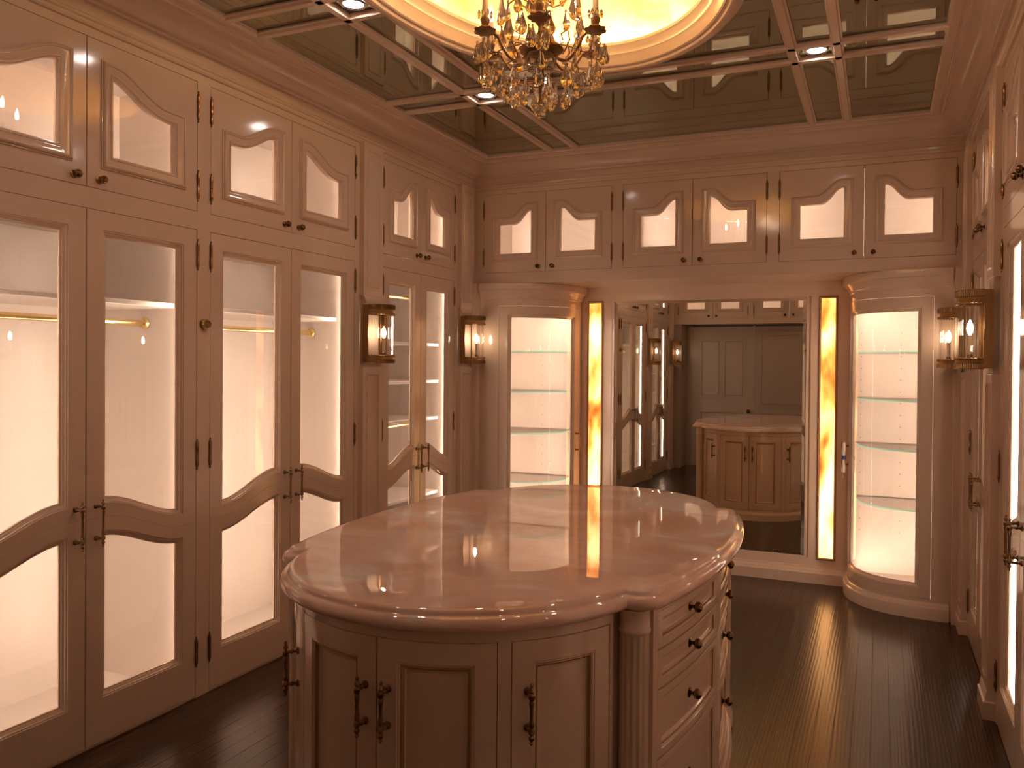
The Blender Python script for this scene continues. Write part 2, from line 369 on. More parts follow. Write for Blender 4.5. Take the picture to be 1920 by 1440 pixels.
def wardrobe(side, us, label, kind, group):
    """us: hinge, meeting, hinge positions along local u"""
    loc, rz = side; u0, um, u1 = us
    t = thing('wardrobe', label, 'wardrobe', loc, rz, group)
    dp = 0.62
    carcass(t, u0, u1, ZLB + 0.02, ZLT - 0.002, dp, 'led' if kind == 'wide' else 'led_narrow')
    add_door(t, 'tall', um - u0, True, u0); add_door(t, 'tall', u1 - um, False, um)
    q = MB(); q.box(um - 0.009, um + 0.009, ZLB + 0.025, ZLT - 0.01, -TD - 0.0135, -TD - 0.0015); inst('meeting_strip', q.mesh('meeting_strip', M['paint'], 0), t)
    a, b = u0 + 0.019, u1 - 0.019; ba = -dp + 0.011
    if kind == 'wide':
        q = MB(); q.bbox(a, b, 1.845, 1.868, ba, -0.12); inst('shelf', q.mesh('shelf', M['inside'], 0), t)
        q = MB(); q.tube([(a + 0.002, 1.775, -0.31), (b - 0.002, 1.775, -0.31)], 0.015, 12)
        for uu, s in ((a, 1), (b, -1)): q.lathe([(0.03, 0), (0.03, s * 0.006), (0.02, s * 0.012), (0.019, s * 0.02)], 12, (uu, 1.775, -0.31), axis='u')
        inst('hanging_rail', q.mesh('hanging_rail', M['rodbrass']), t)
    else:
        for z in (1.73, 1.455, 1.18, 0.62, 0.4):
            q = MB(); q.bbox(a, b, z - 0.011, z + 0.011, ba, -0.12); inst('shelf', q.mesh('shelf', M['inside'], 0), t)
        for z in (2.07, 1.135):
            q = MB(); q.tube([(a + 0.002, z, -0.28), (b - 0.002, z, -0.28)], 0.016, 12); inst('hanging_rail', q.mesh('hanging_rail', M['rodbrass']), t)
    return t
def upper(side, us, label, group, leak=False, depth=0.5):
    loc, rz = side; u0, um, u1 = us
    t = thing('upper_cabinet', label, 'cabinet', loc, rz, group)
    carcass(t, u0, u1, ZUB + 0.001, ZUT - 0.002, depth, 'led_up', False)
    add_door(t, 'upper', um - u0, True, u0); add_door(t, 'upper', u1 - um, False, um)
    if not leak:
        q = MB(); q.box(um - 0.009, um + 0.009, ZUB + 0.022, ZUT - 0.022, -TD - 0.0135, -TD - 0.0015); inst('meeting_strip', q.mesh('meeting_strip', M['paint'], 0), t)
    return t

# ------------------------------------------------------------------ floor
BX0, BX1, BY0, BY1 = -0.02, W + 0.02, -0.2, DM
mb = MB(); mb.box(-0.75, W + 0.75, -0.05, -0.012, -(DM + 0.2), 0.9)
fl = struct(inst('floor', mb.mesh('floor', M['dark'], 0)))
pw = 0.0762; x = -0.03; planks = 0; pc = {}
rr = random.Random(3)
while x < W + 0.03:
    y = -0.35 - rr.random() * 1.2
    while y < DM:
        ln = rr.choice((1.35, 1.75, 2.15, 2.55)); y1 = min(y + ln, DM); ya = max(y, -0.35)
        if y1 - ya > 0.03:
            lk = round(y1 - ya, 3)
            if lk not in pc:
                q = MB(); hw = pw / 2; bl = 0.0005
                q.loft([[(-hw + .0004, -0.012, 0), (hw - .0004, -0.012, 0), (hw - .0004, -0.012, -lk), (-hw + .0004, -0.012, -lk)],
                        [(-hw + .0004, -bl, 0), (hw - .0004, -bl, 0), (hw - .0004, -bl, -lk), (-hw + .0004, -bl, -lk)],
                        [(-hw + .0009, 0, -.0006), (hw - .0009, 0, -.0006), (hw - .0009, 0, -lk + .0006), (-hw + .0009, 0, -lk + .0006)]], cap=True)
                pc[lk] = q.mesh('floor_board', M['floor'], 0)
            inst('floor_board', pc[lk], fl, (x + pw / 2, ya + 0.0003, 0)); planks += 1
        y = y1 + 0.0006
        if y1 >= DM: break
    x += pw

# ------------------------------------------------------------------ walls with their face frames
A_ = (1.7367, 2.3192, 2.8997); B_ = (2.9813, 3.5660, 4.1493); C_ = (4.4496, 4.9307, 5.4107); C2_ = (2 * Y0 - 5.4107, 2 * Y0 - 4.9307, 2 * Y0 - 4.4496)
BAYS = [C2_, A_, B_, C_]
LEFT = ((0, 0, 0), PI / 2); RIGHT = ((W, 0, 0), -PI / 2); BACK = ((0, D, 0), 0.0); REAR = ((0, YR, 0), PI)
ZT = 2.965; FT = 0.024
def side_wall(name, side, sg):
    """sg=+1: local u = y (left wall); -1: local u = -y (right wall)"""
    mb = MB(); e = sorted(BAYS)
    def bx(y0, y1, z0, z1, w0, w1):
        a, b = sorted((sg * y0, sg * y1)); mb.box(a, b, z0, z1, w0, w1)
    cuts = [YR - 0.0] + [v for b in e for v in (b[0], b[2])] + [D]
    for i in range(0, len(cuts), 2): bx(cuts[i], cuts[i + 1], 0.0, ZT, -FT, 0)
    for b in e:
        bx(b[0], b[2], ZLT, ZUB, -FT, 0); bx(b[0], b[2], ZUT, ZT, -FT, 0); bx(b[0], b[2], 0.0, ZLB, -FT, -0.004)
    bx(YR - 0.6, DM + 0.2, 0, 3.16, -0.70, -0.66)                     # wall behind the cabinets
    bx(YR - 0.02, D + 0.02, ZT, 3.16, -0.10, 0.004)
    o = struct(inst(name, mb.mesh(name, M['paint'], 0), None, *side)); return o
wl = side_wall('wall_left', LEFT, 1); wr = side_wall('wall_right', RIGHT, -1)
# sconce pilasters
def pilaster_mesh():
    if 'pil' in cache: return cache['pil']
    mb = MB(); h = 0.105; t = 0.034
    def panel(z0, z1):
        n = 1
        framed(mb, -h, h, K(z0), K(z1), (-h + 0.035, h - 0.035, K(z0 + 0.04), K(z1 - 0.04)), [(0, t * 0 + 0.0), (0.003, 0.006), (0.009, 0.006), (0.013, -0.004), (0.02, -0.006)], t, n)
        fill(mb, -h + 0.035, h - 0.035, K(z0 + 0.04), K(z1 - 0.04), 0.0195, -0.006, n)
    panel(0.125, 1.565); panel(2.01, 2.955)
    mb.mapped(lambda u, v, w_: (u, v, w_ + t))
    # middle field behind the sconce with concave shoulders
    n = 8
    for s in (1, -1):
        pts = []
        for i in range(n + 1):
            a = PI / 2 * i / n; pts.append((h - 0.035 * math.sin(a), (2.01 if s > 0 else 1.565) - s * 0.06 * (1 - math.cos(a))))
        bot = [(-p[0], p[1]) for p in pts]
        for wv in (0.0005, t - 0.006):
            mb.strip([(p[0], p[1], wv) for p in bot], [(p[0], p[1], wv) for p in pts])
        for row in (pts, bot): mb.strip([(p[0], p[1], 0.0005) for p in row], [(p[0], p[1], t - 0.006) for p in row])
    mb.box(-h + 0.035, h - 0.035, 1.50, 2.07, 0.0005, t - 0.008)
    # plinth
    mb.loft([[(-h - 0.012, 0.0, 0), (h + 0.012, 0.0, 0), (h + 0.012, 0.0, t + 0.016), (-h - 0.012, 0.0, t + 0.016)],
             [(-h - 0.012, 0.078, 0), (h + 0.012, 0.078, 0), (h + 0.012, 0.078, t + 0.016), (-h - 0.012, 0.078, t + 0.016)],
             [(-h - 0.004, 0.084, 0), (h + 0.004, 0.084, 0), (h + 0.004, 0.084, t + 0.008), (-h - 0.004, 0.084, t + 0.008)],
             [(-h - 0.002, 0.118, 0), (h + 0.002, 0.118, 0), (h + 0.002, 0.118, t + 0.004), (-h - 0.002, 0.118, t + 0.004)],
             [(-h, 0.127, 0), (h, 0.127, 0), (h, 0.127, t), (-h, 0.127, t)]], cap=True)
    cache['pil'] = mb.mesh('pilaster', M['paint'], 30); return cache['pil']
YS = [4.3, 5.568, 2 * Y0 - 4.3, 2 * Y0 - 5.568]
for y in YS:
    inst('pilaster', pilaster_mesh(), wl, L(y, 0, 0)); inst('pilaster', pilaster_mesh(), wr, L(-y, 0, 0))

PAIRS = [(0.0905, 0.6135, 1.1385), (1.2240, 1.7320, 2.2405), (2.3225, 2.8534, 3.3906)]
def end_wall(name, side, sg, opening):
    mb = MB()
    def bx(x0, x1, z0, z1, w0, w1):
        a, b = sorted((sg * x0, sg * x1)); mb.box(a, b, z0, z1, w0, w1)
    cuts = [0.0] + [v for p in PAIRS for v in (p[0], p[2])] + [W]
    for i in range(0, len(cuts), 2): bx(cuts[i], cuts[i + 1], ZUB, ZUT, -FT, 0)
    bx(0.0, W, ZUT, 3.16, -FT, 0.0); bx(0.0, W, ZLT, ZUB, -FT, 0)
    o = struct(inst(name, mb.mesh(name, M['paint'], 0), None, *side)); return o
wb = end_wall('wall_back', BACK, 1, None); wf = end_wall('wall_front', REAR, -1, None)
# niche under the back cabinets: corner posts, soffit, mirror wall
mb = MB(); dn = DM - D
mb.box(0.0, 0.087, 0, ZLT, -FT, 0.03); mb.box(W - 0.087, W, 0, ZLT, -FT, 0.03)
mb.box(0.034, 0.075, 0, ZLT, 0.03, 0.085); mb.box(W - 0.075, W - 0.034, 0, ZLT, 0.03, 0.085)
mb.box(-0.02, W + 0.02, ZLT, ZLT + 0.02, -dn, -FT)                    # soffit
mb.box(-0.1, 0.96, 0, ZLT, -dn - 0.08, -dn); mb.box(2.49, W + 0.1, 0, ZLT, -dn - 0.08, -dn)
mb.box(0.96, 2.49, 0, ZLT, -dn - 0.08, -dn - 0.012)
mb.box(0.96, 2.49, 0, 0.185, -dn - 0.02, -dn); mb.box(0.96, 2.49, 2.108, ZLT, -dn - 0.02, -dn)
mb.box(-0.06, 0.03, 0, ZLT, -dn - 0.05, -FT); mb.box(W - 0.03, W + 0.06, 0, ZLT, -dn - 0.05, -FT)
inst('niche_panelling', mb.mesh('niche_panelling', M['paint'], 0), wb)
mb = MB()
mb.loft([[(0.6, 0, -dn), (0.6, 0, -dn + 0.032), (0.6, 0.075, -dn + 0.032), (0.6, 0.085, -dn + 0.024), (0.6, 0.095, -dn + 0.022), (0.6, 0.108, -dn + 0.010), (0.6, 0.120, -dn + 0.008), (0.6, 0.122, -dn)],
         [(W - 0.6, 0, -dn), (W - 0.6, 0, -dn + 0.032), (W - 0.6, 0.075, -dn + 0.032), (W - 0.6, 0.085, -dn + 0.024), (W - 0.6, 0.095, -dn + 0.022), (W - 0.6, 0.108, -dn + 0.010), (W - 0.6, 0.120, -dn + 0.008), (W - 0.6, 0.122, -dn)]], cap=True)
struct(inst('baseboard_back', mb.mesh('baseboard_back', M['paint'], 30), None, *BACK))
# rear wall: the doorway behind the camera
mb = MB(); yo = YR + 0.185 + 0.05
def bxr(x0, x1, z0, z1, w0, w1, q): q.box(-x1, -x0, z0, z1, w0, w1)
bxr(0, 0.142, 0, ZLT, -0.42, 0, mb); bxr(3.31, W, 0, ZLT, -0.42, 0, mb); bxr(0.142, 3.31, ZLT, ZLT + 0.02, -0.42, -FT, mb)
bxr(-0.7, W + 0.7, ZLT, 3.16, -0.62, -0.58, mb)
inst('doorway_reveal', mb.mesh('doorway_reveal', M['paint_dull'], 0), wf)
for k, (x0, x1) in enumerate(((0.235, 1.165), (1.20, 2.12), (2.15, 3.29))):
    q = MB(); zt = 2.19; wd = x1 - x0; cxs = [(0.14, 0.14 + (wd - 0.36) / 2), (0.22 + (wd - 0.36) / 2, wd - 0.14)] if k == 0 else [(0.09, wd - 0.1)]
    q.box(0, wd, 0.005, zt, -0.05, -0.006)
    zz = [(0.14, 0.86), (1.11 if k == 0 else 0.99, 1.97 if k == 0 else 2.06)]
    for a, b in cxs:
        framed(q, a - 0.04, b + 0.04, K(zz[1][0] - 0.05), K(zz[1][1] + 0.05), (a, b, K(zz[1][0]), K(zz[1][1])), [(0, 0.004), (0.004, 0.008), (0.012, 0.006), (0.018, -0.004)], 0.006, 1)
    framed(q, cxs[0][0] - 0.04, cxs[-1][1] + 0.04, K(0.08), K(0.93), (cxs[0][0], cxs[-1][1], K(0.14), K(0.86)), [(0, 0.004), (0.004, 0.008), (0.012, 0.006), (0.018, -0.004)], 0.006, 1)
    q.mapped(lambda u, v, w_: (-x1 + u if False else -(x0 + u), v, w_))
    o = struct(inst('door_%d' % (k + 1), q.mesh('panel_door', M['paint_dull'], 30), None, (0, -0.185, 0), PI))
    if k == 0: inst('door_knob', knob_mesh(0.028), o, L(-1.109, 0.883, 0.002))
mb = MB()
for x0, x1 in ((0.142, 0.235), (1.165, 1.20), (2.12, 2.15), (3.29, 3.31)): mb.box(-x1, -x0, 0, 2.20, -0.05, 0.006)
struct(inst('trim_1', mb.mesh('door_casing', M['paint_dull'], 0), None, (0, -0.185, 0), PI))

# ------------------------------------------------------------------ cornice all round
def rectring(i, z, x0=0.0, x1=W, y0=YR, y1=D): return [(x0 + i, z, -(y0 + i)), (x1 - i, z, -(y0 + i)), (x1 - i, z, -(y1 - i)), (x0 + i, z, -(y1 - i))]
CP = [(0.0, 2.945), (0.012, 2.947), (0.018, 2.955), (0.018, 2.965), (0.026, 2.970), (0.030, 2.978), (0.024, 2.984), (0.024, 3.028), (0.036, 3.032), (0.040, 3.042), (0.052, 3.046)]
for i in range(9):
    a = PI / 2 * i / 8; CP.append((0.058 + 0.095 * (1 - math.cos(a)), 3.05 + 0.068 * math.sin(a)))
CP += [(0.160, 3.118), (0.162, 3.128), (0.176, 3.130), (0.180, 3.137), (0.186, 3.139), (0.190, 3.131), (0.226, 3.131), (0.232, 3.138), (0.238, 3.140), (0.240, 3.158), (0.240, 3.17), (0.0, 3.17)]
mb = MB(); mb.loft([rectring(i, z) for i, z in CP], wrap=True)
struct(inst('trim_2', mb.mesh('cornice', M['paint'], 28)))

# ------------------------------------------------------------------ ceiling: beams, mirror panes, oval dome
ZM = 3.158; CXC = 1.742; OX, OY = 1.722, Y0
TA, TB = 0.795, 1.135                       # outer trim radii
gx0, gx1, gy0, gy1 = 0.235, W - 0.235, YR + 0.235, D - 0.235
BWX = 0.056
bxs = [CXC - 1.005, CXC - 0.803, CXC + 0.803, CXC + 1.010]
bys = [Y0 - 1.39, Y0 - 1.195, Y0 - 0.100, Y0 + 0.105, Y0 + 1.195, Y0 + 1.39]
def hx(y, a, b):
    t = 1 - ((y - OY) / b) ** 2; return a * math.sqrt(t) if t > 0 else 0.0
cl_mb = MB()
cl_mb.box(-0.7, W + 0.7, 3.70, 3.74, -(DM + 0.2), 0.9)
ceil = struct(inst('ceiling', cl_mb.mesh('ceiling', M['paint_dull'], 0)))
def beam(mb, axis, c, lo, hi):
    h = BWX / 2; prof = [(-h, ZM - 0.004), (-h, ZM - 0.012), (-h + 0.008, ZM - 0.015), (-h + 0.012, ZM - 0.026), (h - 0.012, ZM - 0.026), (h - 0.008, ZM - 0.015), (h, ZM - 0.012), (h, ZM - 0.004)]
    mb.loft([[((e if axis == 'x' else c + p), z, -((c + p) if axis == 'x' else e)) for p, z in prof] for e in (lo, hi)], cap=True)
AI, BI = 0.72, 1.06
for c in bxs:
    q = MB(); beam(q, 'y', c, gy0 - 0.01, gy1 + 0.01); inst('ceiling_beam', q.mesh('ceiling_beam', M['paint'], 30), ceil)
for c in bys:
    e = hx(c, AI, BI); segs = [(gx0 - 0.01, gx1 + 0.01)] if e <= 0 else [(gx0 - 0.01, OX - e), (OX + e, gx1 + 0.01)]
    for s0, s1 in segs:
        q = MB(); beam(q, 'x', c, s0, s1); inst('ceiling_beam', q.mesh('ceiling_beam', M['paint'], 30), ceil)
xs = [gx0] + bxs + [gx1]; ys = [gy0] + bys + [gy1]
for i in range(len(xs) - 1):
    for j in range(len(ys) - 1):
        x0, x1, y0, y1 = xs[i], xs[i + 1], ys[j], ys[j + 1]; q = MB(); nn = 24
        rowsets = []
        step = (y1 - y0) / nn
        for k in range(nn):
            ya, yb = y0 + k * step, y0 + (k + 1) * step; ha, hb = hx(ya, AI, BI), hx(yb, AI, BI)
            if ha == 0 and hb == 0: q.add([(x0, ZM, -ya), (x1, ZM, -ya), (x1, ZM, -yb), (x0, ZM, -yb)], [(0, 1, 2, 3)]); continue
            la, lb = min(x1, OX - ha), min(x1, OX - hb)
            if la > x0 + 1e-4 or lb > x0 + 1e-4: q.add([(x0, ZM, -ya), (max(la, x0), ZM, -ya), (max(lb, x0), ZM, -yb), (x0, ZM, -yb)], [(0, 1, 2, 3)])
            ra, rb = max(x0, OX + ha), max(x0, OX + hb)
            if ra < x1 - 1e-4 or rb < x1 - 1e-4: q.add([(min(ra, x1), ZM, -ya), (x1, ZM, -ya), (x1, ZM, -yb), (min(rb, x1), ZM, -yb)], [(0, 1, 2, 3)])
        if not q.f: continue
        me = q.mesh('mirror_pane', M['ceilmirror'], 0); o = inst('mirror_pane', me, ceil)
        md = o.modifiers.new('thick', 'SOLIDIFY'); md.thickness = 0.005; md.offset = 0
def oval(a, b, z, n=72): return [(OX + a * math.cos(2 * PI * i / n), z, -(OY + b * math.sin(2 * PI * i / n))) for i in range(n)]
TP = [(0.0, 3.155), (0.0, 3.128), (0.010, 3.122), (0.022, 3.120), (0.026, 3.110), (0.046, 3.106), (0.060, 3.110), (0.064, 3.122), (0.074, 3.126), (0.080, 3.120), (0.088, 3.124), (0.092, 3.136), (0.098, 3.152), (0.106, 3.166), (0.112, 3.170), (0.114, 3.182), (0.122, 3.192), (0.134, 3.204), (0.140, 3.206), (0.140, 3.222), (0.128, 3.226), (0.05, 3.226)]
mb = MB(); mb.loft([oval(TA - i, TB - i, z) for i, z in TP], wrap=True)
inst('oval_trim', mb.mesh('oval_trim', M['oval'], 30), ceil)
mb = MB(); rings = []
for k in range(13):
    a = PI / 2 * k / 12; rings.append(oval(max(0.79 * math.cos(a), 0.01), max(1.13 * math.cos(a), 0.015), 3.235 + 0.30 * math.sin(a)))
mb.loft([oval(0.70, 1.04, 3.224), oval(0.79, 1.13, 3.224)] + rings)
inst('dome', mb.mesh('dome', M['gold'], 60), ceil)
mb = MB(); mb.loft([oval(0.735, 1.075, 3.228), oval(0.75, 1.09, 3.228), oval(0.75, 1.09, 3.24), oval(0.735, 1.075, 3.24)], wrap=True)
inst('cove_light', mb.mesh('cove_light', M['cove'], 60), ceil)
# downlights
for (x, y, lab) in ((0.838, 4.243, 'recessed downlight beyond the chandelier toward the left corner'), (2.655, 4.243, 'recessed downlight near the right far corner of mirrored ceiling'), (0.838, 2.951, 'recessed downlight beside the oval on the left'),
                    (2.655, 2.951, 'recessed downlight beside the oval on the right'), (0.838, 1.655, 'recessed downlight over the near left wardrobes'), (2.655, 1.655, 'recessed downlight over the near right wardrobes')):
    t = thing('downlight', lab, 'light', (x, y, ZM), 0, 'recessed ceiling downlights')
    q = MB(); q.lathe([(0.053, -0.004), (0.058, -0.009), (0.052, -0.013), (0.046, -0.010), (0.042, -0.004)], 28); inst('trim_ring', q.mesh('trim_ring', M['chrome']), t)
    q = MB(); q.lathe([(0.0005, -0.006), (0.043, -0.006), (0.043, -0.004), (0.0005, -0.004)], 24); inst('lens', q.mesh('lens', M['down'], 0), t)

# ------------------------------------------------------------------ wardrobes and upper cabinets
names = {'C2': 'nearest the entrance doors', 'A': 'this side of the round brass rosette', 'B': 'between the round brass rosette and a wall sconce', 'C': 'with shelves between two wall sconces at the far corner'}
for key, b in (('C2', C2_), ('A', A_), ('B', B_), ('C', C_)):
    kind = 'wide' if key in 'AB' else 'narrow'
    lab = {'C2': 'narrow glass-door wardrobe with shelves, left wall by entrance', 'A': 'wide glass-door wardrobe at left edge, nearer side of crystal rosette knob',
           'B': 'wide glass-door wardrobe just beyond the crystal rosette knob, left wall', 'C': 'narrow glass-door wardrobe with shelves between the two left sconces'}[key]
    wardrobe(LEFT, b, lab, kind, 'glass-door wardrobes along the left wall')
    lab = {'C2': 'narrow glass-door wardrobe with shelves, right wall by entrance', 'A': 'wide glass-door wardrobe on right wall, out beside the camera',
           'B': 'wide glass-door wardrobe on right wall with bright light strip and ornate handles', 'C': 'narrow glass-door wardrobe between the two right sconces'}[key]
    wardrobe(RIGHT, tuple(-v for v in reversed(b)), lab, kind, 'glass-door wardrobes along the right wall')
    for S, nm in ((LEFT, 'left'), (RIGHT, 'right')):
        u = b if nm == 'left' else tuple(-v for v in reversed(b))
        lab = {'C2': 'narrow upper cabinet on %s wall by entrance' % nm, 'A': 'wide lit upper cabinet with ogee panes nearest camera, %s wall' % nm,
               'B': 'second wide lit upper cabinet from camera, %s wall before the sconce' % nm, 'C': 'narrow lit upper cabinet between the sconces, far end of %s wall' % nm}[key]
        upper(S, u, lab, 'upper cabinets along the %s wall' % nm)
for k, p in enumerate(PAIRS):
    lab = ('lit upper cabinet above the left curved display case', 'lit upper cabinet in the middle above the tall mirror', 'lit upper cabinet above right curved display, bright gap between its doors')[k]
    upper(BACK, p, lab, 'upper cabinets across the back wall', leak=(k == 2))
    lab = ('lit upper cabinet over the entrance, seen reflected at mirror top left', 'lit upper cabinet over the entrance middle, seen reflected in mirror', 'lit upper cabinet over the entrance at its right end')[k]
    upper(REAR, tuple(-v for v in reversed(p)), lab, 'upper cabinets over the entrance', leak=(k == 1), depth=0.40)
# crystal rosette knob on the stile
for S, s, nm in ((LEFT, 1, 'left'), (RIGHT, -1, 'right')):
    q = MB(); q.lathe([(0.024, 0), (0.024, 0.003), (0.018, 0.006), (0.010, 0.010), (0.012, 0.018)], 16, axis='w')
    t = thing('rosette_knob', 'round crystal and brass rosette knob on the stile of the %s wall' % nm, 'knob', (0.0 if s > 0 else W, 2.9405, 1.771), S[1])
    inst('base', q.mesh('base', M['brass']), t)
    q = MB()
    for i in range(10):
        a = 2 * PI * i / 10; q.lathe([(0.0005, -0.008), (0.006, -0.005), (0.008, 0), (0.006, 0.005), (0.0005, 0.008)], 6, (0.019 * math.cos(a), 0.019 * math.sin(a), 0.014), axis='w')
    inst('beads', q.mesh('beads', M['polished']), t)
    q = MB(); q.lathe([(0.012, 0.012), (0.019, 0.02), (0.019, 0.03), (0.012, 0.038), (0.0005, 0.041)], 10, axis='w'); inst('crystal', q.mesh('crystal', M['crystal'], 0), t)

# ------------------------------------------------------------------ wall sconces
def sconce_meshes():
    if 'sc' in cache: return cache['sc']
    H = 0.36; r = 0.1; out = 0.145; z0 = -H / 2; back = 0.0
    def arc(rr, oo, n=22):      # half drum outline from -u to +u
        return [(rr * math.sin(-PI / 2 + PI * i / n), 0.035 + (oo - 0.035) * math.cos(-PI / 2 + PI * i / n)) for i in range(n + 1)]
    plate = MB(); framed(plate, -r - 0.004, r + 0.004, K(z0), K(z0 + H), (-r + 0.022, r - 0.022, K(z0 + 0.045), K(z0 + H - 0.058)), [(0, 0), (0.003, -0.004)], 0.014, 1); plate.mapped(lambda u, v, w_: (u, v, w_ + 0.014))
    for s in (-1, 1):
        plate.box(s * r - 0.003, s * r + 0.003, z0, z0 + H, 0.014, 0.038)
    def band(z, h, flange):
        q = MB(); a = arc(r, out); b = arc(r - 0.004, out - 0.004)
        q.loft([[(u, z, w_) for u, w_ in a], [(u, z + h, w_) for u, w_ in a], [(u, z + h, w_) for u, w_ in b], [(u, z, w_) for u, w_ in b]], closed=False, wrap=True)
        for zz in (z, z + h * 0.5, z + h):
            q.tube([(u * 1.015, zz, w_ + 0.001) for u, w_ in a], 0.0032, 6)
        # pierced gallery: small upright bars on the outer half of the band
        lo, hi = (z + h * 0.55, z + h) if flange > 0 else (z, z + h * 0.5)
        for i in range(34):
            t = -PI / 2 + PI * (i + 0.5) / 34; u = r * 1.02 * math.sin(t); w_ = 0.035 + (out - 0.033) * math.cos(t)
            q.box(u - 0.0016, u + 0.0016, lo, hi, w_ - 0.001, w_ + 0.0035)
        # scalloped inner edge
        e = z if flange > 0 else z + h
        for i in range(20):
            t = -PI / 2 + PI * (i + 0.5) / 20; u = r * math.sin(t); w_ = 0.035 + (out - 0.035) * math.cos(t)
            q.lathe([(0.0004, -0.008), (0.005, -0.004), (0.006, 0), (0.005, 0.004), (0.0004, 0.008)], 6, (u, e, w_))
        return q
    top = band(z0 + H - 0.058, 0.058, 1); bot = band(z0, 0.045, -1)
    fl = MB(); a = arc(r - 0.005, out - 0.005)
    for zz in (z0 + 0.004,):
        fl.add([(u, zz, w_) for u, w_ in a] + [(u, zz + 0.003, w_) for u, w_ in a], [tuple(range(len(a))), tuple(range(2 * len(a) - 1, len(a) - 1, -1))])
    rods = []
    for i in range(15):
        t = -PI / 2 + PI * (i + 0.5) / 15; q = MB()
        q.lathe([(0.0078, z0 + 0.04), (0.0078, z0 + H - 0.05)], 8, ((r - 0.012) * math.sin(t), 0, 0.035 + (out - 0.047) * math.cos(t))); rods.append(q)
    can = MB(); can.lathe([(0.016, z0 + 0.006), (0.016, z0 + 0.012), (0.008, z0 + 0.016), (0.008, z0 + 0.03), (0.013, z0 + 0.034), (0.013, z0 + 0.065), (0.011, z0 + 0.067)], 12, (0, 0, 0.085))
    cd = MB(); cd.lathe([(0.0105, z0 + 0.067), (0.0105, z0 + 0.155)], 12, (0, 0, 0.085))
    bl = MB(); bl.lathe([(0.005, z0 + 0.155), (0.011, z0 + 0.168), (0.0145, z0 + 0.185), (0.012, z0 + 0.202), (0.006, z0 + 0.218), (0.0005, z0 + 0.228)], 12, (0, 0, 0.085))
    cache['sc'] = [('back_plate', plate.mesh('back_plate', M['brass'])), ('gallery_band', top.mesh('gallery_band', M['brass'])), ('gallery_band', bot.mesh('gallery_band', M['brass'])), ('bottom_plate', fl.mesh('bottom_plate', M['brass'], 0)),
                   ('candle_cup', can.mesh('candle_cup', M['brass'])), ('candle_sleeve', cd.mesh('candle_sleeve', M['candle'])), ('bulb', bl.mesh('bulb', M['bulb']))] + [('glass_rod', q.mesh('glass_rod', M['rodglass'])) for q in rods]
    return cache['sc']
SL = {(0, 0): 'brass and glass drum sconce on left wall, between second and narrow wardrobes', (0, 1): 'brass and glass drum sconce in the far left corner', (0, 2): 'brass drum sconce on left wall, nearer pair reflected in the mirror', (0, 3): 'brass drum sconce on left wall next to the entrance',
      (1, 0): 'large brass and glass drum sconce on right wall, in front of another', (1, 1): 'brass drum sconce in the far right corner, half hidden behind another', (1, 2): 'brass drum sconce on right wall beside the camera', (1, 3): 'brass drum sconce on right wall next to the entrance'}
for si, (S, sx) in enumerate(((LEFT, 1), (RIGHT, -1))):
    for yi, y in enumerate(YS):
        t = thing('wall_sconce', SL[(si, yi)], 'wall lamp', ((0.0275 if sx > 0 else W - 0.0275), y, 1.772), S[1], 'brass drum sconces')
        for nm, me in sconce_meshes(): inst(nm, me, t)

# ------------------------------------------------------------------ mirror and backlit onyx strips in the niche
t = thing('mirror', 'tall frameless mirror set in the back wall reflecting the island', 'mirror', (0, DM, 0), 0)
mb = MB(); x0, x1, z0, z1 = 0.984, 2.456, 0.192, 2.100; bv = 0.022
mb.add([(x0, z0, -0.004), (x1, z0, -0.004), (x1, z1, -0.004), (x0, z1, -0.004), (x0 + bv, z0 + bv, 0), (x1 - bv, z0 + bv, 0), (x1 - bv, z1 - bv, 0), (x0 + bv, z1 - bv, 0), (x0, z0, -0.008), (x1, z0, -0.008), (x1, z1, -0.008), (x0, z1, -0.008)],
       [(4, 5, 6, 7), (0, 1, 5, 4), (1, 2, 6, 5), (2, 3, 7, 6), (3, 0, 4, 7), (8, 9, 1, 0), (9, 10, 2, 1), (10, 11, 3, 2), (11, 8, 0, 3), (11, 10, 9, 8)])
inst('mirror_glass', mb.mesh('mirror_glass', M['mirror'], 0), t)
mb = MB(); framed(mb, x0 - 0.022, x1 + 0.022, K(z0 - 0.008), K(z1 + 0.008), (x0 - 0.004, x1 + 0.004, K(z0 - 0.002), K(z1 + 0.002)), [(0, 0.0), (0.002, -0.002)], 0.006, 1)
inst('mirror_rim', mb.mesh('mirror_rim', M['paint'], 0), t)
for x0, x1, lab in ((0.770, 0.871, 'backlit honey onyx strip left of the mirror'), (2.563, 2.660, 'backlit honey onyx strip right of the mirror')):
    t = thing('onyx_light_panel', lab, 'light', ((x0 + x1) / 2, DM, 0), 0, 'backlit onyx strips beside the mirror')
    h = (x1 - x0) / 2; z0, z1 = 0.190, 2.090
    q = MB(); q.box(-h, h, z0, z1, 0.001, 0.006); inst('onyx_slab', q.mesh('onyx_slab', M['onyxlight'], 0), t)
    q = MB(); framed(q, -h - 0.018, h + 0.018, K(z0 - 0.018), K(z1 + 0.018), (-h - 0.004, h + 0.004, K(z0 - 0.004), K(z1 + 0.004)), [(-0.006, 0.012), (0, 0.010), (0.003, 0.007)], 0.0, 1); inst('frame', q.mesh('frame', M['gilt'], 0), t)

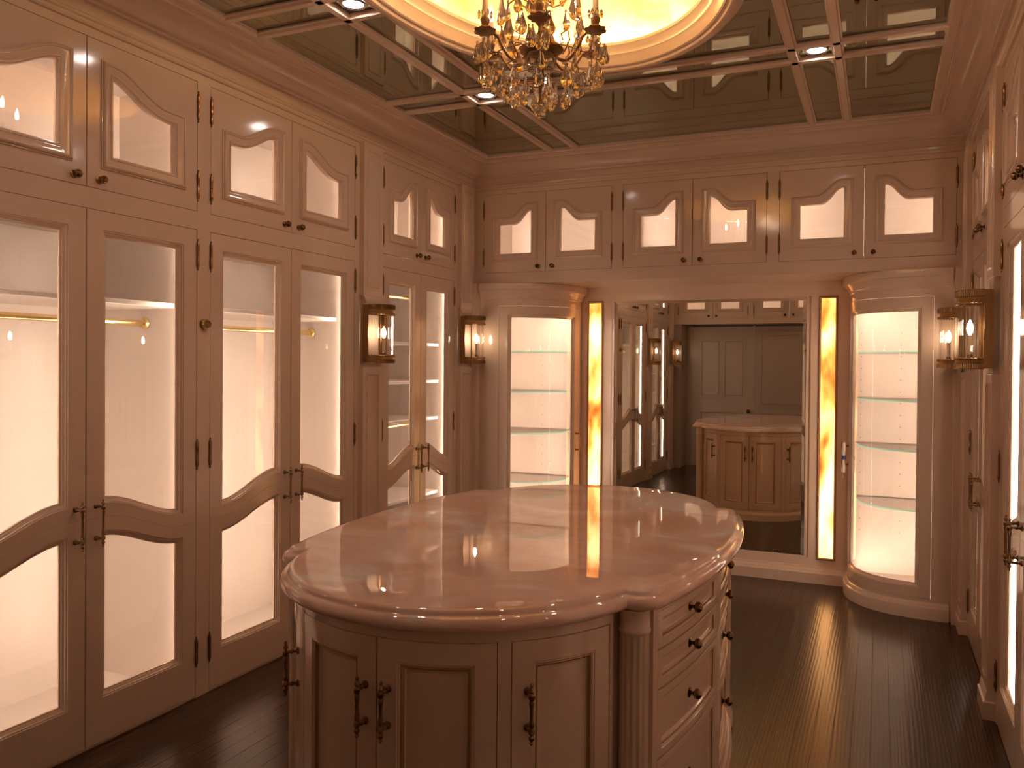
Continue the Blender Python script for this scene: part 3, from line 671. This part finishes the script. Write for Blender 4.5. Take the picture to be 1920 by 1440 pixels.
# ------------------------------------------------------------------ plan curves
class Path:
    def __init__(s, pts):
        s.p = [Vector(p) for p in pts]; s.l = [0.0]
        for a, b in zip(s.p, s.p[1:]): s.l.append(s.l[-1] + (b - a).length)
        s.len = s.l[-1]
        s.t = []
        for i in range(len(s.p)):
            s.t.append((s.p[min(i + 1, len(s.p) - 1)] - s.p[max(i - 1, 0)]).normalized())
    def at(s, u):
        i = 0
        while i < len(s.l) - 2 and s.l[i + 1] < u: i += 1
        f = (u - s.l[i]) / max(s.l[i + 1] - s.l[i], 1e-9); fc = min(max(f, 0), 1)
        p = s.p[i].lerp(s.p[i + 1], f); t = s.t[i].lerp(s.t[i + 1], fc).normalized()
        return p, Vector((t.y, -t.x))     # outward normal is right of travel
    def map(s, o=(0, 0)):
        def f(u, v, w_):
            p, n = s.at(u); q = p + n * w_; return (q.x - o[0], q.y - o[1], v)
        return f
    def u_at(s, test):
        for i, p in enumerate(s.p):
            if test(p): return s.l[i]
        return s.len
def sweep(mb, u0, u1, n, prof, cap=True):
    rings = [[(u0 + (u1 - u0) * i / n, z, w_) for w_, z in prof] for i in range(n + 1)]
    mb.loft(rings, closed=True, cap=cap)

# ------------------------------------------------------------------ curved display cases
def display(side):
    right = side == 'right'
    a, b, nn = 0.613, 0.605, 2.7; cx0, cyy = 0.085, DM - 0.005
    pts = []
    for i in range(61):
        th = PI / 2 * i / 60; x = cx0 + a * math.sin(th) ** (2 / nn); y = cyy - b * math.cos(th) ** (2 / nn); pts.append((x, y))
    # even resample
    P0 = Path(pts); pts = [tuple(P0.at(P0.len * i / 60)[0]) for i in range(61)]
    if right: pts = [(W - x, y) for x, y in reversed(pts)]
    P = Path(pts); o = (pts[0][0], pts[0][1])
    lab = 'curved glass display case with shelves at the %s end of back wall%s' % (side, ', paper-wrapped handle' if right else ', bare bar handle')
    t = thing('display_case', lab, 'display case', (o[0], o[1], 0), 0, 'curved display cases flanking the mirror'); F = P.map(o)
    n = 26
    if right: us, ue = P.u_at(lambda p: p.y < 6.225), P.u_at(lambda p: p.x > 3.268)
    else: us, ue = P.u_at(lambda p: p.x > 0.225), P.u_at(lambda p: p.y > 6.225)
    z0, z1 = 0.126, 2.043
    # fixed frame strips round the door
    q = MB()
    sweep(q, 0, P.len, n, [(-0.02, 0.10), (0, 0.10), (0, z0), (-0.02, z0)]); sweep(q, 0, P.len, n, [(-0.02, z1), (0, z1), (0, 2.212), (-0.02, 2.212)])
    sweep(q, 0, us, 6, [(-0.02, z0), (0, z0), (0, z1), (-0.02, z1)]); sweep(q, ue, P.len, 6, [(-0.02, z0), (0, z0), (0, z1), (-0.02, z1)])
    inst('body', q.mapped(F).mesh('body', M['paint'], 30, True), t)
    q = MB(); sweep(q, 0.0, P.len, 40, [(0, 0), (0.027, 0), (0.027, 0.070), (0.024, 0.078), (0.016, 0.084), (0.012, 0.096), (0.004, 0.104), (0, 0.106)])
    inst('plinth', q.mapped(F).mesh('plinth', M['paint'], 30, True), t)
    q = MB(); sweep(q, 0.0, P.len, 40, [(-0.01, 2.095), (0.005, 2.095), (0.008, 2.101), (0.008, 2.108), (0.012, 2.111), (0.016, 2.124), (0.026, 2.142), (0.040, 2.156), (0.043, 2.163), (0.052, 2.166), (0.054, 2.190), (0.050, 2.2135), (-0.01, 2.2135)])
    inst('cornice', q.mapped(F).mesh('cornice', M['paint'], 30, True), t)
    # door
    e = 0.0015; S = 0.070; q = MB()
    framed(q, us + e, ue - e, K(z0 + e), K(z1 - e), (us + S, ue - S, K(0.193), K(1.975)), PROF_T, 0.026, 24)
    d = inst('door', q.mapped(F).mesh('door', M['paint'], 30, True), t)
    q = MB()
    for wv in (-0.0205, -0.0235): fill(q, us + S, ue - S, K(0.193), K(1.975), 0.0245, wv, 24)
    inst('glass_pane', q.mapped(F).mesh('glass_pane', M['glass'], 30, True), d)
    hu = (us + 0.035) if right else (ue - 0.035)
    p, nrm = P.at(hu); ang = math.atan2(nrm.y, nrm.x) + PI / 2
    mtx = Matrix.Translation((p.x - o[0], p.y - o[1], 0.965)) @ Matrix.Rotation(ang, 4, 'Z')
    inst('handle', handle_mesh(0.2), d, mtx=mtx)
    if right:
        wt = thing('paper_wrapping', 'white paper wrapped round a door handle and bound with blue tape', 'wrapping', (p.x + nrm.x * 0.03, p.y + nrm.y * 0.03, 0.935), ang)
        q = MB(); rings = []
        rw = random.Random(5)
        for z, rx, ry in ((0.118, 0.021, 0.008), (0.112, 0.024, 0.014), (0.085, 0.022, 0.016), (0.05, 0.017, 0.015), (0.025, 0.0135, 0.014), (0.0, 0.0125, 0.013), (-0.02, 0.013, 0.013), (-0.04, 0.017, 0.014), (-0.06, 0.024, 0.016), (-0.075, 0.018, 0.015), (-0.092, 0.017, 0.014), (-0.096, 0.015, 0.009)):
            rings.append([((rx + rw.uniform(-1, 1) * 0.0022) * math.cos(2 * PI * i / 14), z + rw.uniform(-1, 1) * 0.002, (ry + rw.uniform(-1, 1) * 0.0015) * math.sin(2 * PI * i / 14)) for i in range(14)])
        q.loft(rings, cap=True); q.tube([(-0.012, -0.07, 0.0), (-0.016, -0.095, 0.004), (-0.010, -0.118, 0.006), (-0.006, -0.135, 0.006)], [0.003, 0.003, 0.003, 0.006], 6)
        inst('paper', q.mesh('paper', M['wrap'], 60), wt)
        q = MB(); q.lathe([(0.0155, 0.002), (0.0165, 0.004), (0.0165, 0.026), (0.0155, 0.028)], 16, (0, -0.003, 0)); inst('tape', q.mesh('tape', M['tape']), wt)
    # inside: floor and top boards, back corner walls, shelves
    bx, by = (0.045, DM - 0.012)
    def board(z, h, inset, name, mats, mi_side=0, parent=t, u0=0.01, u1=None):
        q = MB(); u1 = P.len - 0.01 if u1 is None else u1; N = 26; edge = []
        for i in range(N + 1):
            p, nr = P.at(u0 + (u1 - u0) * i / N); pp = p - nr * inset; edge.append((pp.x - o[0], pp.y - o[1]))
        cxn = (W - bx if right else bx) - o[0]; cyn = by - o[1]
        if right: poly = [(edge[0][0], cyn)] + edge + [(cxn, edge[-1][1]), (cxn, cyn)]
        else: poly = [(cxn, cyn), (cxn, edge[0][1])] + edge + [(edge[-1][0], cyn)]
        m_ = len(poly); lo = [(x, y, z) for x, y in poly]; hi = [(x, y, z + h) for x, y in poly]
        tris = geometry.tessellate_polygon([[Vector((x, y, 0)) for x, y in poly]])
        q.add(lo + hi, [tuple(tr) for tr in tris] + [tuple(i + m_ for i in tr) for tr in tris], 0)
        q.add(lo + hi, [(i, (i + 1) % m_, (i + 1) % m_ + m_, i + m_) for i in range(m_)], mi_side)
        me = q.mesh(name, mats, 0, True); return inst(name, me, parent)
    board(0.106, 0.018, 0.024, 'bottom_board', M['inside']); board(2.05, 0.018, 0.024, 'top_board', M['inside'])
    for z in (1.689, 1.372, 1.050, 0.667): board(z - 0.005, 0.0095, 0.05, 'glass_shelf', [M['glass'], M['shelfedge']], 1)
    q = MB()
    X = lambda x: (W - x if right else x) - o[0]
    def bq(xa, xb, ya, yb, za, zb):
        x0_, x1_ = sorted((X(xa), X(xb))); q.add([(x, y - o[1], z) for z in (za, zb) for x, y in ((x0_, ya), (x1_, ya), (x1_, yb), (x0_, yb))], [(0, 3, 2, 1), (4, 5, 6, 7), (0, 1, 5, 4), (1, 2, 6, 5), (2, 3, 7, 6), (3, 0, 4, 7)])
    bq(bx - 0.014, bx, D - 0.0, by, 0.106, 2.068); bq(bx, 0.69, by, by + 0.009, 0.106, 2.068)
    inst('lining', q.mesh('lining', M['inside'], 0, True), t)
    uu = (ue - 0.03) if right else (us + 0.03)
    p, nr = P.at(uu); q = MB(); pp = p - nr * 0.045 - Vector(o)
    q.add([(pp.x + dx, pp.y + dy, z) for z in (0.16, 2.01) for dx, dy in ((-.006, -.006), (.006, -.006), (.006, .006), (-.006, .006))], [(0, 3, 2, 1), (4, 5, 6, 7), (0, 1, 5, 4), (1, 2, 6, 5), (2, 3, 7, 6), (3, 0, 4, 7)])
    inst('light_strip', q.mesh('light_strip', M['led_disp'], 0, True), t)
    q = MB(); sweep(q, us + 0.06, ue - 0.06, 16, [(-0.034, 2.008), (-0.046, 2.008), (-0.046, 2.018), (-0.034, 2.018)])
    inst('light_strip', q.mapped(F).mesh('light_strip', M['led_disp'], 0, True), t)
    q = MB(); sweep(q, us + 0.06, ue - 0.06, 16, [(-0.034, 0.130), (-0.046, 0.130), (-0.046, 0.138), (-0.034, 0.138)])
    inst('light_strip', q.mapped(F).mesh('light_strip', M['led_disp'], 0, True), t)
    # shelf-pin holes in the lining
    q = MB()
    for k in range(18):
        for xa in (0.36, 0.62):
            x0_ = X(xa); q.add([(x0_ + 0.0035 * math.cos(c * PI / 3), by - 0.0005 - o[1], 0.42 + k * 0.083 + 0.0035 * math.sin(c * PI / 3)) for c in range(6)], [tuple(range(6))])
    s_ = inst('shelf_pin_holes', q.mesh('shelf_pin_holes', M['dark'], 0, True), t); s_['kind'] = 'stuff'
    return t
display('left'); display('right')

# ------------------------------------------------------------------ island
IC = (1.735, Y0)
t = thing('island', 'oval cream island with curved doors and drawers, standing mid room', 'island', (IC[0], IC[1], 0), 0)
def arc_pts(cx, cy_, r, a0, a1, n): return [(cx + r * math.cos(a0 + (a1 - a0) * i / n), cy_ + r * math.sin(a0 + (a1 - a0) * i / n)) for i in range(n + 1)]
RF = 0.576; cfy = -1.125 + RF; hf = math.asin(0.54 / RF)
front = Path(arc_pts(0, cfy, RF, -PI / 2 - hf, -PI / 2 + hf, 48))     # travels left to right, outward = toward the camera
RS = 2.6; csx = 0.700 - RS; hs = math.asin(0.625 / RS)
sidep = Path(arc_pts(csx, 0, RS, -hs, hs, 32))
def rot(q, k): return q.mapped(lambda x, y, z: (x, y, z) if k == 0 else (-x, -y, z))
def oriented(P, k):
    f = P.map()
    return (lambda u, v, w_: f(u, v, w_)) if k == 0 else (lambda u, v, w_: tuple(c * s for c, s in zip(f(u, v, w_), (-1, -1, 1))))
ZB0, ZB1, ZD0, ZD1 = 0.0, 0.905, 0.108, 0.868
# core
core = MB(); cp = [tuple(p) for p in front.p] + [tuple(p) for p in sidep.p]; cp = cp + [(-x, -y) for x, y in cp]
cp2 = []
for i, (x, y) in enumerate(cp):
    l_ = math.hypot(x, y); cp2.append((x - x / l_ * 0.03, y - y / l_ * 0.03))
nn_ = len(cp2); core.add([(x, y, z) for z in (0.02, 0.903) for x, y in cp2], [tuple(range(nn_ - 1, -1, -1)), tuple(range(nn_, 2 * nn_))] + [(i, (i + 1) % nn_, (i + 1) % nn_ + nn_, i + nn_) for i in range(nn_)])
inst('carcass', core.mesh('carcass', M['paint'], 30, True), t)
FL = front.len; mid = FL / 2; SLn = sidep.len
dW = 0.332; gp = 0.036; nar0, nar1 = dW + gp, FL / 2 - 0.014
sW = 0.585; sg_ = 0.018
def gilt(gq, a, b, z0, z1, d0, d1, n):
    rings = [contour(a, b, K(z0), K(z1), d, wv, n) for d, wv in ((d0, -0.0165), (d0, -0.0062), (d0 + 0.003, -0.0052), (d1 - 0.002, -0.0105), (d1, -0.0125), (d1, -0.0175))]
    gq.loft(rings, wrap=True)
def strips(P, spans, n, z0=ZD0, z1=ZD1):
    q = MB(); Ln = P.len; B_w = -0.024
    sweep(q, 0, Ln, 36, [(B_w, z1), (0, z1), (0, ZB1), (B_w, ZB1)]); sweep(q, 0, Ln, 36, [(B_w, 0.06), (0, 0.06), (0, z0), (B_w, z0)])
    for a, b in spans: sweep(q, a, b, max(2, int((b - a) / 0.02)), [(B_w, z0), (0, z0), (0, z1), (B_w, z1)])
    return q
for k in (0, 1):
    f = oriented(front, k)
    q = strips(front, [(0, mid - nar1), (mid - nar0, mid - dW), (mid + dW, mid + nar0), (mid + nar1, FL)], 4)
    inst('face_frame', q.mapped(f).mesh('face_frame', M['paint'], 30, True), t)
    q = MB(); sweep(q, 0, FL, 40, [(-0.01, 0), (0.020, 0), (0.020, 0.062), (0.014, 0.070), (0.010, 0.082), (0.002, 0.088), (-0.01, 0.088)])
    inst('plinth', q.mapped(f).mesh('plinth', M['paint'], 30, True), t)
    for (a, b, hu) in ((mid - nar1, mid - nar0, mid - nar0 - 0.03), (mid - dW, mid, mid - 0.035), (mid, mid + dW, mid + 0.035), (mid + nar0, mid + nar1, mid + nar0 + 0.045)):
        q = MB(); e = 0.0018; S = 0.060
        framed(q, a + e, b - e, K(ZD0 + e), K(ZD1 - e), (a + S, b - S, K(ZD0 + S), K(ZD1 - S)), PROF_P, 0.022, 16)
        fill(q, a + S, b - S, K(ZD0 + S), K(ZD1 - S), 0.0295, -0.020, 16)
        d = inst('door', q.mapped(f).mesh('door', M['paint'], 30, True), t)
        q = MB(); gq = MB()
        gilt(gq, a + S, b - S, ZD0 + S, ZD1 - S, 0.0095, 0.0185, 14)
        g_ = inst('gilt_bead', gq.mapped(f).mesh('gilt_bead', M['gilt'], 0, True), d)
        px, py, _ = f(hu, 0, 0); qx, qy, _ = f(hu, 0, 1)
        ang = math.atan2(qy - py, qx - px) + PI / 2
        inst('handle', handle_mesh(0.165, 0.036), d, mtx=Matrix.Translation((px, py, 0.685)) @ Matrix.Rotation(ang, 4, 'Z'))
    f = oriented(sidep, k); sm = SLn / 2
    cs = [sm - sW / 2 - sg_, sm + sW / 2 + sg_]; h = sW / 2
    q = strips(sidep, [(0, cs[0] - h), (cs[0] + h, cs[1] - h), (cs[1] + h, SLn)], 4)
    inst('face_frame', q.mapped(f).mesh('face_frame', M['paint'], 30, True), t)
    q = MB(); sweep(q, 0, SLn, 30, [(-0.01, 0), (0.020, 0), (0.020, 0.062), (0.014, 0.070), (0.010, 0.082), (0.002, 0.088), (-0.01, 0.088)])
    inst('plinth', q.mapped(f).mesh('plinth', M['paint'], 30, True), t)
    for c in cs:
        for z0, z1 in ((0.752, ZD1), (0.632, 0.750), (0.424, 0.630), (ZD0, 0.422)):
            a, b = c - h, c + h; q = MB(); e = 0.0016; S = 0.030
            framed(q, a + e, b - e, K(z0 + e), K(z1 - e), (a + S, b - S, K(z0 + S * 0.8), K(z1 - S * 0.8)), [(0, 0), (0.002, -0.003), (0.006, -0.004), (0.010, -0.010), (0.013, -0.011), (0.016, -0.016), (0.020, -0.018)], 0.022, 12)
            fill(q, a + S, b - S, K(z0 + S * 0.8), K(z1 - S * 0.8), 0.0195, -0.018, 12)
            d = inst('drawer', q.mapped(f).mesh('drawer', M['paint'], 30, True), t)
            gq = MB(); gilt(gq, a + S, b - S, z0 + S * 0.8, z1 - S * 0.8, 0.0062, 0.0125, 12); inst('gilt_bead', gq.mapped(f).mesh('gilt_bead', M['gilt'], 0, True), d)
            px, py, _ = f(c, 0, 0); qx, qy, _ = f(c, 0, 1); ang = math.atan2(qy - py, qx - px) + PI / 2
            cx_, cy_, _ = f(c, 0, -0.018)
            inst('knob', knob_mesh(0.0175), d, mtx=Matrix.Translation((cx_, cy_, (z0 + z1) / 2)) @ Matrix.Rotation(ang, 4, 'Z'))
# fluted corner columns
q = MB()
def flute(n=14, r=0.043, z0=0.09, z1=0.835):
    rings = []
    for z, rr, dp in ((z0, r, 0), (z0 + 0.012, r, 0), (z0 + 0.02, r, 0.005), (z1 - 0.012, r, 0.005), (z1 - 0.004, r, 0), (z1, r, 0)):
        ring = []
        for i in range(n * 6):
            a = 2 * PI * i / (n * 6); s = 0.5 - 0.5 * math.cos(2 * PI * i / 6); ring.append(((rr - dp * s) * math.cos(a), z, (rr - dp * s) * math.sin(a)))
        rings.append(ring)
    return rings
q.loft(flute(), cap=True)
q.lathe([(0.045, 0.835), (0.047, 0.838), (0.047, 0.846), (0.044, 0.850), (0.044, 0.895), (0.047, 0.899), (0.047, 0.904)], 28)
q.lathe([(0.056, 0.0), (0.056, 0.062), (0.052, 0.070), (0.050, 0.082), (0.046, 0.090)], 28)
colm = q.mesh('column', M['paint'], 40)
for sx in (-1, 1):
    for sy in (-1, 1): inst('fluted_column', colm, t, (sx * 0.588, sy * 0.700, 0))
# stone top
st = thing('stone_worktop', 'polished pink onyx slab with lobed edge lying on the island', 'worktop', (IC[0], IC[1], 0), 0)
def outline(d):
    Rf = 0.610; c = -1.172 + Rf; ex, ey, er = 0.5915, -0.6657, 0.085; Rs = 2.87; cs_ = 0.757 - Rs
    lo, hi = math.radians(-179), math.radians(-60)     # where the ear meets the front arc
    for _ in range(40):
        A = (lo + hi) / 2; x, y = ex + (er + d) * math.cos(A), ey + (er + d) * math.sin(A)
        if math.hypot(x, y - c) < Rf + d: lo = A
        else: hi = A
    a1 = math.atan2(x, -(y - c)); a2 = math.radians(13.8)
    q1 = arc_pts(0, c, Rf + d, -PI / 2, -PI / 2 + a1, 36) + arc_pts(ex, ey, er + d, A, -a2, 14)[1:] + arc_pts(cs_, 0, Rs + d, -a2, 0, 24)[1:]
    half = q1 + [(x, -y) for x, y in reversed(q1)][1:]
    return half + [(-x, y) for x, y in reversed(half)][1:-1]
def offs(d): return outline(d)
SP = [(-0.060, 0.9055), (-0.018, 0.9055), (-0.008, 0.908), (-0.002, 0.914), (0.0, 0.922), (-0.001, 0.931), (-0.006, 0.939), (-0.013, 0.943), (-0.019, 0.944), (-0.022, 0.947), (-0.023, 0.952), (-0.026, 0.957), (-0.032, 0.9605), (-0.042, 0.9615)]
q = MB(); rings = []
for d, z in SP: rings.append([(x, y, z) for x, y in offs(d)])
for sc_ in (0.90, 0.6, 0.2): rings.append([(x * sc_, y * sc_, 0.962) for x, y in offs(-0.042)])
q.loft(rings, cap=True)
inst('slab', q.mesh('slab', M['stone'], 50, True), st)

# ------------------------------------------------------------------ chandelier
ch = thing('chandelier', 'brass and crystal chandelier hanging under the golden oval dome', 'chandelier', (1.724, Y0, 0), 0)
q = MB()
q.lathe([(0.008, 3.50), (0.008, 3.36), (0.02, 3.34), (0.028, 3.31), (0.014, 3.29), (0.010, 3.24), (0.024, 3.22), (0.036, 3.19), (0.018, 3.16), (0.010, 3.12), (0.010, 3.05), (0.022, 3.03), (0.030, 3.0), (0.012, 2.97), (0.010, 2.90), (0.026, 2.88), (0.055, 2.855), (0.085, 2.835), (0.09, 2.825), (0.06, 2.81), (0.022, 2.79), (0.012, 2.74), (0.016, 2.71), (0.008, 2.69), (0.006, 2.615), (0.001, 2.61)], 18)
q.lathe([(0.05, 3.536), (0.06, 3.525), (0.045, 3.50), (0.012, 3.49)], 18)
inst('stem', q.mesh('stem', M['brass']), ch)
for pr in ([(0.02, 2.735), (0.05, 2.745), (0.062, 2.775), (0.066, 2.80), (0.060, 2.80), (0.056, 2.776), (0.045, 2.752), (0.02, 2.742)], [(0.018, 3.06), (0.035, 3.08), (0.042, 3.12), (0.034, 3.16), (0.018, 3.18)], [(0.014, 2.92), (0.03, 2.94), (0.032, 2.97), (0.016, 2.995)]):
    q = MB(); q.lathe(pr, 18); inst('glass_bowl', q.mesh('glass_bowl', M['crystal'], 25), ch)
q = MB(); q.lathe([(0.0008, 2.560), (0.012, 2.563), (0.022, 2.573), (0.027, 2.588), (0.0225, 2.603), (0.012, 2.613), (0.004, 2.617)], 9); inst('crystal_ball', q.mesh('crystal_ball', M['crystal'], 0), ch)
def drop_mesh(h, r, n=6):
    q = MB(); q.lathe([(0.0006, 0), (r * 0.32, -h * 0.05), (r * 0.20, -h * 0.13), (r * 0.5, -h * 0.35), (r, -h * 0.68), (r * 0.85, -h * 0.86), (r * 0.35, -h * 0.98), (0.0006, -h)], n, sq=0.62); return q.mesh('crystal_drop', M['crystal'], 0)
DR = [drop_mesh(0.072, 0.0165), drop_mesh(0.086, 0.0205), drop_mesh(0.06, 0.013), drop_mesh(0.098, 0.024, 8)]
rc = random.Random(11)
def hang(x, y, z, k, parent=ch):
    inst('crystal_drop', DR[k], parent, mtx=Matrix.Translation((x, y, z)) @ Matrix.Rotation(rc.uniform(0, PI), 4, 'Z') @ Matrix.Rotation(rc.uniform(-.08, .08), 4, 'X'))
armq = MB(); AR = 0.240; prof = []
for i in range(17):
    s = i / 16; r_ = 0.03 + (AR - 0.03) * s; z_ = 2.845 - 0.075 * math.sin(PI * min(s * 1.35, 1)) + 0.05 * max(0, (s - 0.6) / 0.4) ** 1.5
    prof.append((r_, z_ - 0.02 * s, 0))
armq.tube(prof, 0.0055, 7)
armq.tube([(AR - 0.05, 2.775, 0), (AR - 0.02, 2.765, 0), (AR + 0.015, 2.778, 0), (AR + 0.022, 2.80, 0), (AR + 0.006, 2.812, 0), (AR - 0.006, 2.80, 0)], 0.0035, 6)
armq.tube([(0.10, 2.79, 0), (0.13, 2.84, 0), (0.12, 2.88, 0), (0.09, 2.87, 0), (0.10, 2.845, 0)], 0.0035, 6)
arm_me = armq.mesh('arm', M['brass'])
q = MB(); RB = []
for z, rr in ((2.812, 0.012), (2.816, 0.036), (2.825, 0.040), (2.829, 0.036), (2.820, 0.014)):
    RB.append([((rr + (0.005 * math.cos(8 * 2 * PI * i / 32) if rr > 0.03 else 0)) * math.cos(2 * PI * i / 32) + AR, z, (rr + (0.005 * math.cos(8 * 2 * PI * i / 32) if rr > 0.03 else 0)) * math.sin(2 * PI * i / 32)) for i in range(32)])
q.loft(RB, cap=True); bob = q.mesh('drip_pan', M['bronze'], 40)
q = MB(); q.lathe([(0.010, 2.822), (0.017, 2.830), (0.012, 2.842), (0.019, 2.862), (0.019, 2.868), (0.011, 2.869)], 12, (AR, 0, 0)); cup = q.mesh('candle_cup', M['brass'])
q = MB(); q.lathe([(0.0115, 2.868), (0.0115, 2.955), (0.005, 2.957)], 12, (AR, 0, 0)); sle = q.mesh('candle_sleeve', M['candle'])
q = MB(); q.lathe([(0.004, 2.957), (0.008, 2.966), (0.0105, 2.98), (0.008, 2.997), (0.0035, 3.012), (0.0004, 3.022)], 10, (AR, 0, 0)); blb = q.mesh('bulb', M['flame'])
q = MB()
for i in range(8):
    a = 2 * PI * i / 8; q.lathe([(0.0005, -0.004), (0.005, 0.0), (0.007, 0.012), (0.002, 0.022), (0.0005, 0.024)], 5, (AR + 0.025 * math.cos(a), 2.874, 0.025 * math.sin(a)))
ppl = q.mesh('glass_petals', M['crystal'], 0)
for k in range(6):
    a = math.radians(-69 + 60 * k); 
    ao = inst('arm', arm_me, ch, (0, 0, 0), a)
    for nm, me in (('drip_pan', bob), ('candle_cup', cup), ('candle_sleeve', sle), ('bulb', blb), ('glass_petals', ppl)): inst(nm, me, ao, (0, 0, 0.03))
    for dr_, dz, kk in ((0.0, 2.83, 1), (0.030, 2.80, 0), (0.022, 2.815, 1)):
        for s in (-1, 1):
            aa = a + s * rc.uniform(0.06, 0.14); hang((AR + dr_) * math.cos(aa), (AR + dr_) * math.sin(aa), dz + rc.uniform(-.008, .008), kk)
    hang((AR + 0.03) * math.cos(a), (AR + 0.03) * math.sin(a), 2.782, 2)
for rad, z, n, kk in ((0.20, 2.775, 12, 1), (0.15, 2.745, 10, 3), (0.105, 2.715, 8, 3), (0.06, 2.70, 5, 1), (0.155, 2.93, 7, 3), (0.13, 3.03, 7, 1), (0.10, 3.12, 6, 1)):
    if z < 2.8:
        q = MB(); q.tube([(rad * math.cos(2 * PI * i / 28), z, rad * math.sin(2 * PI * i / 28)) for i in range(29)], 0.0022, 5); inst('ring', q.mesh('ring', M['brass']), ch)
    for i in range(n):
        a = 2 * PI * (i + rc.uniform(-.25, .25)) / n; hang(rad * math.cos(a), rad * math.sin(a), z - rc.uniform(0, 0.018), kk)
# upper small arms holding big shell-shaped crystals
sh = MB(); rings = []
for h_, r_ in ((0.0, 0.004), (-0.02, 0.012), (-0.05, 0.02), (-0.085, 0.032), (-0.10, 0.036), (-0.112, 0.026), (-0.118, 0.004)):
    rings.append([((r_ * (1 + 0.13 * math.cos(9 * 2 * PI * i / 36))) * math.cos(2 * PI * i / 36), h_, 0.45 * r_ * math.sin(2 * PI * i / 36)) for i in range(36)])
sh.loft(rings, cap=True); shm = sh.mesh('crystal_shell', M['crystal'], 30)
ua = MB(); ua.tube([(0.01, 3.02, 0), (0.05, 3.0, 0), (0.09, 3.02, 0), (0.13, 3.06, 0), (0.165, 3.05, 0), (0.17, 3.02, 0)], 0.004, 6); uam = ua.mesh('upper_arm', M['brass'])
for k in range(6):
    a = math.radians(-75 + 60 * k); inst('upper_arm', uam, ch, (0, 0, 0), a)
    inst('crystal_shell', shm, ch, (0.165 * math.cos(a), 0.165 * math.sin(a), 3.015), a + PI / 2)
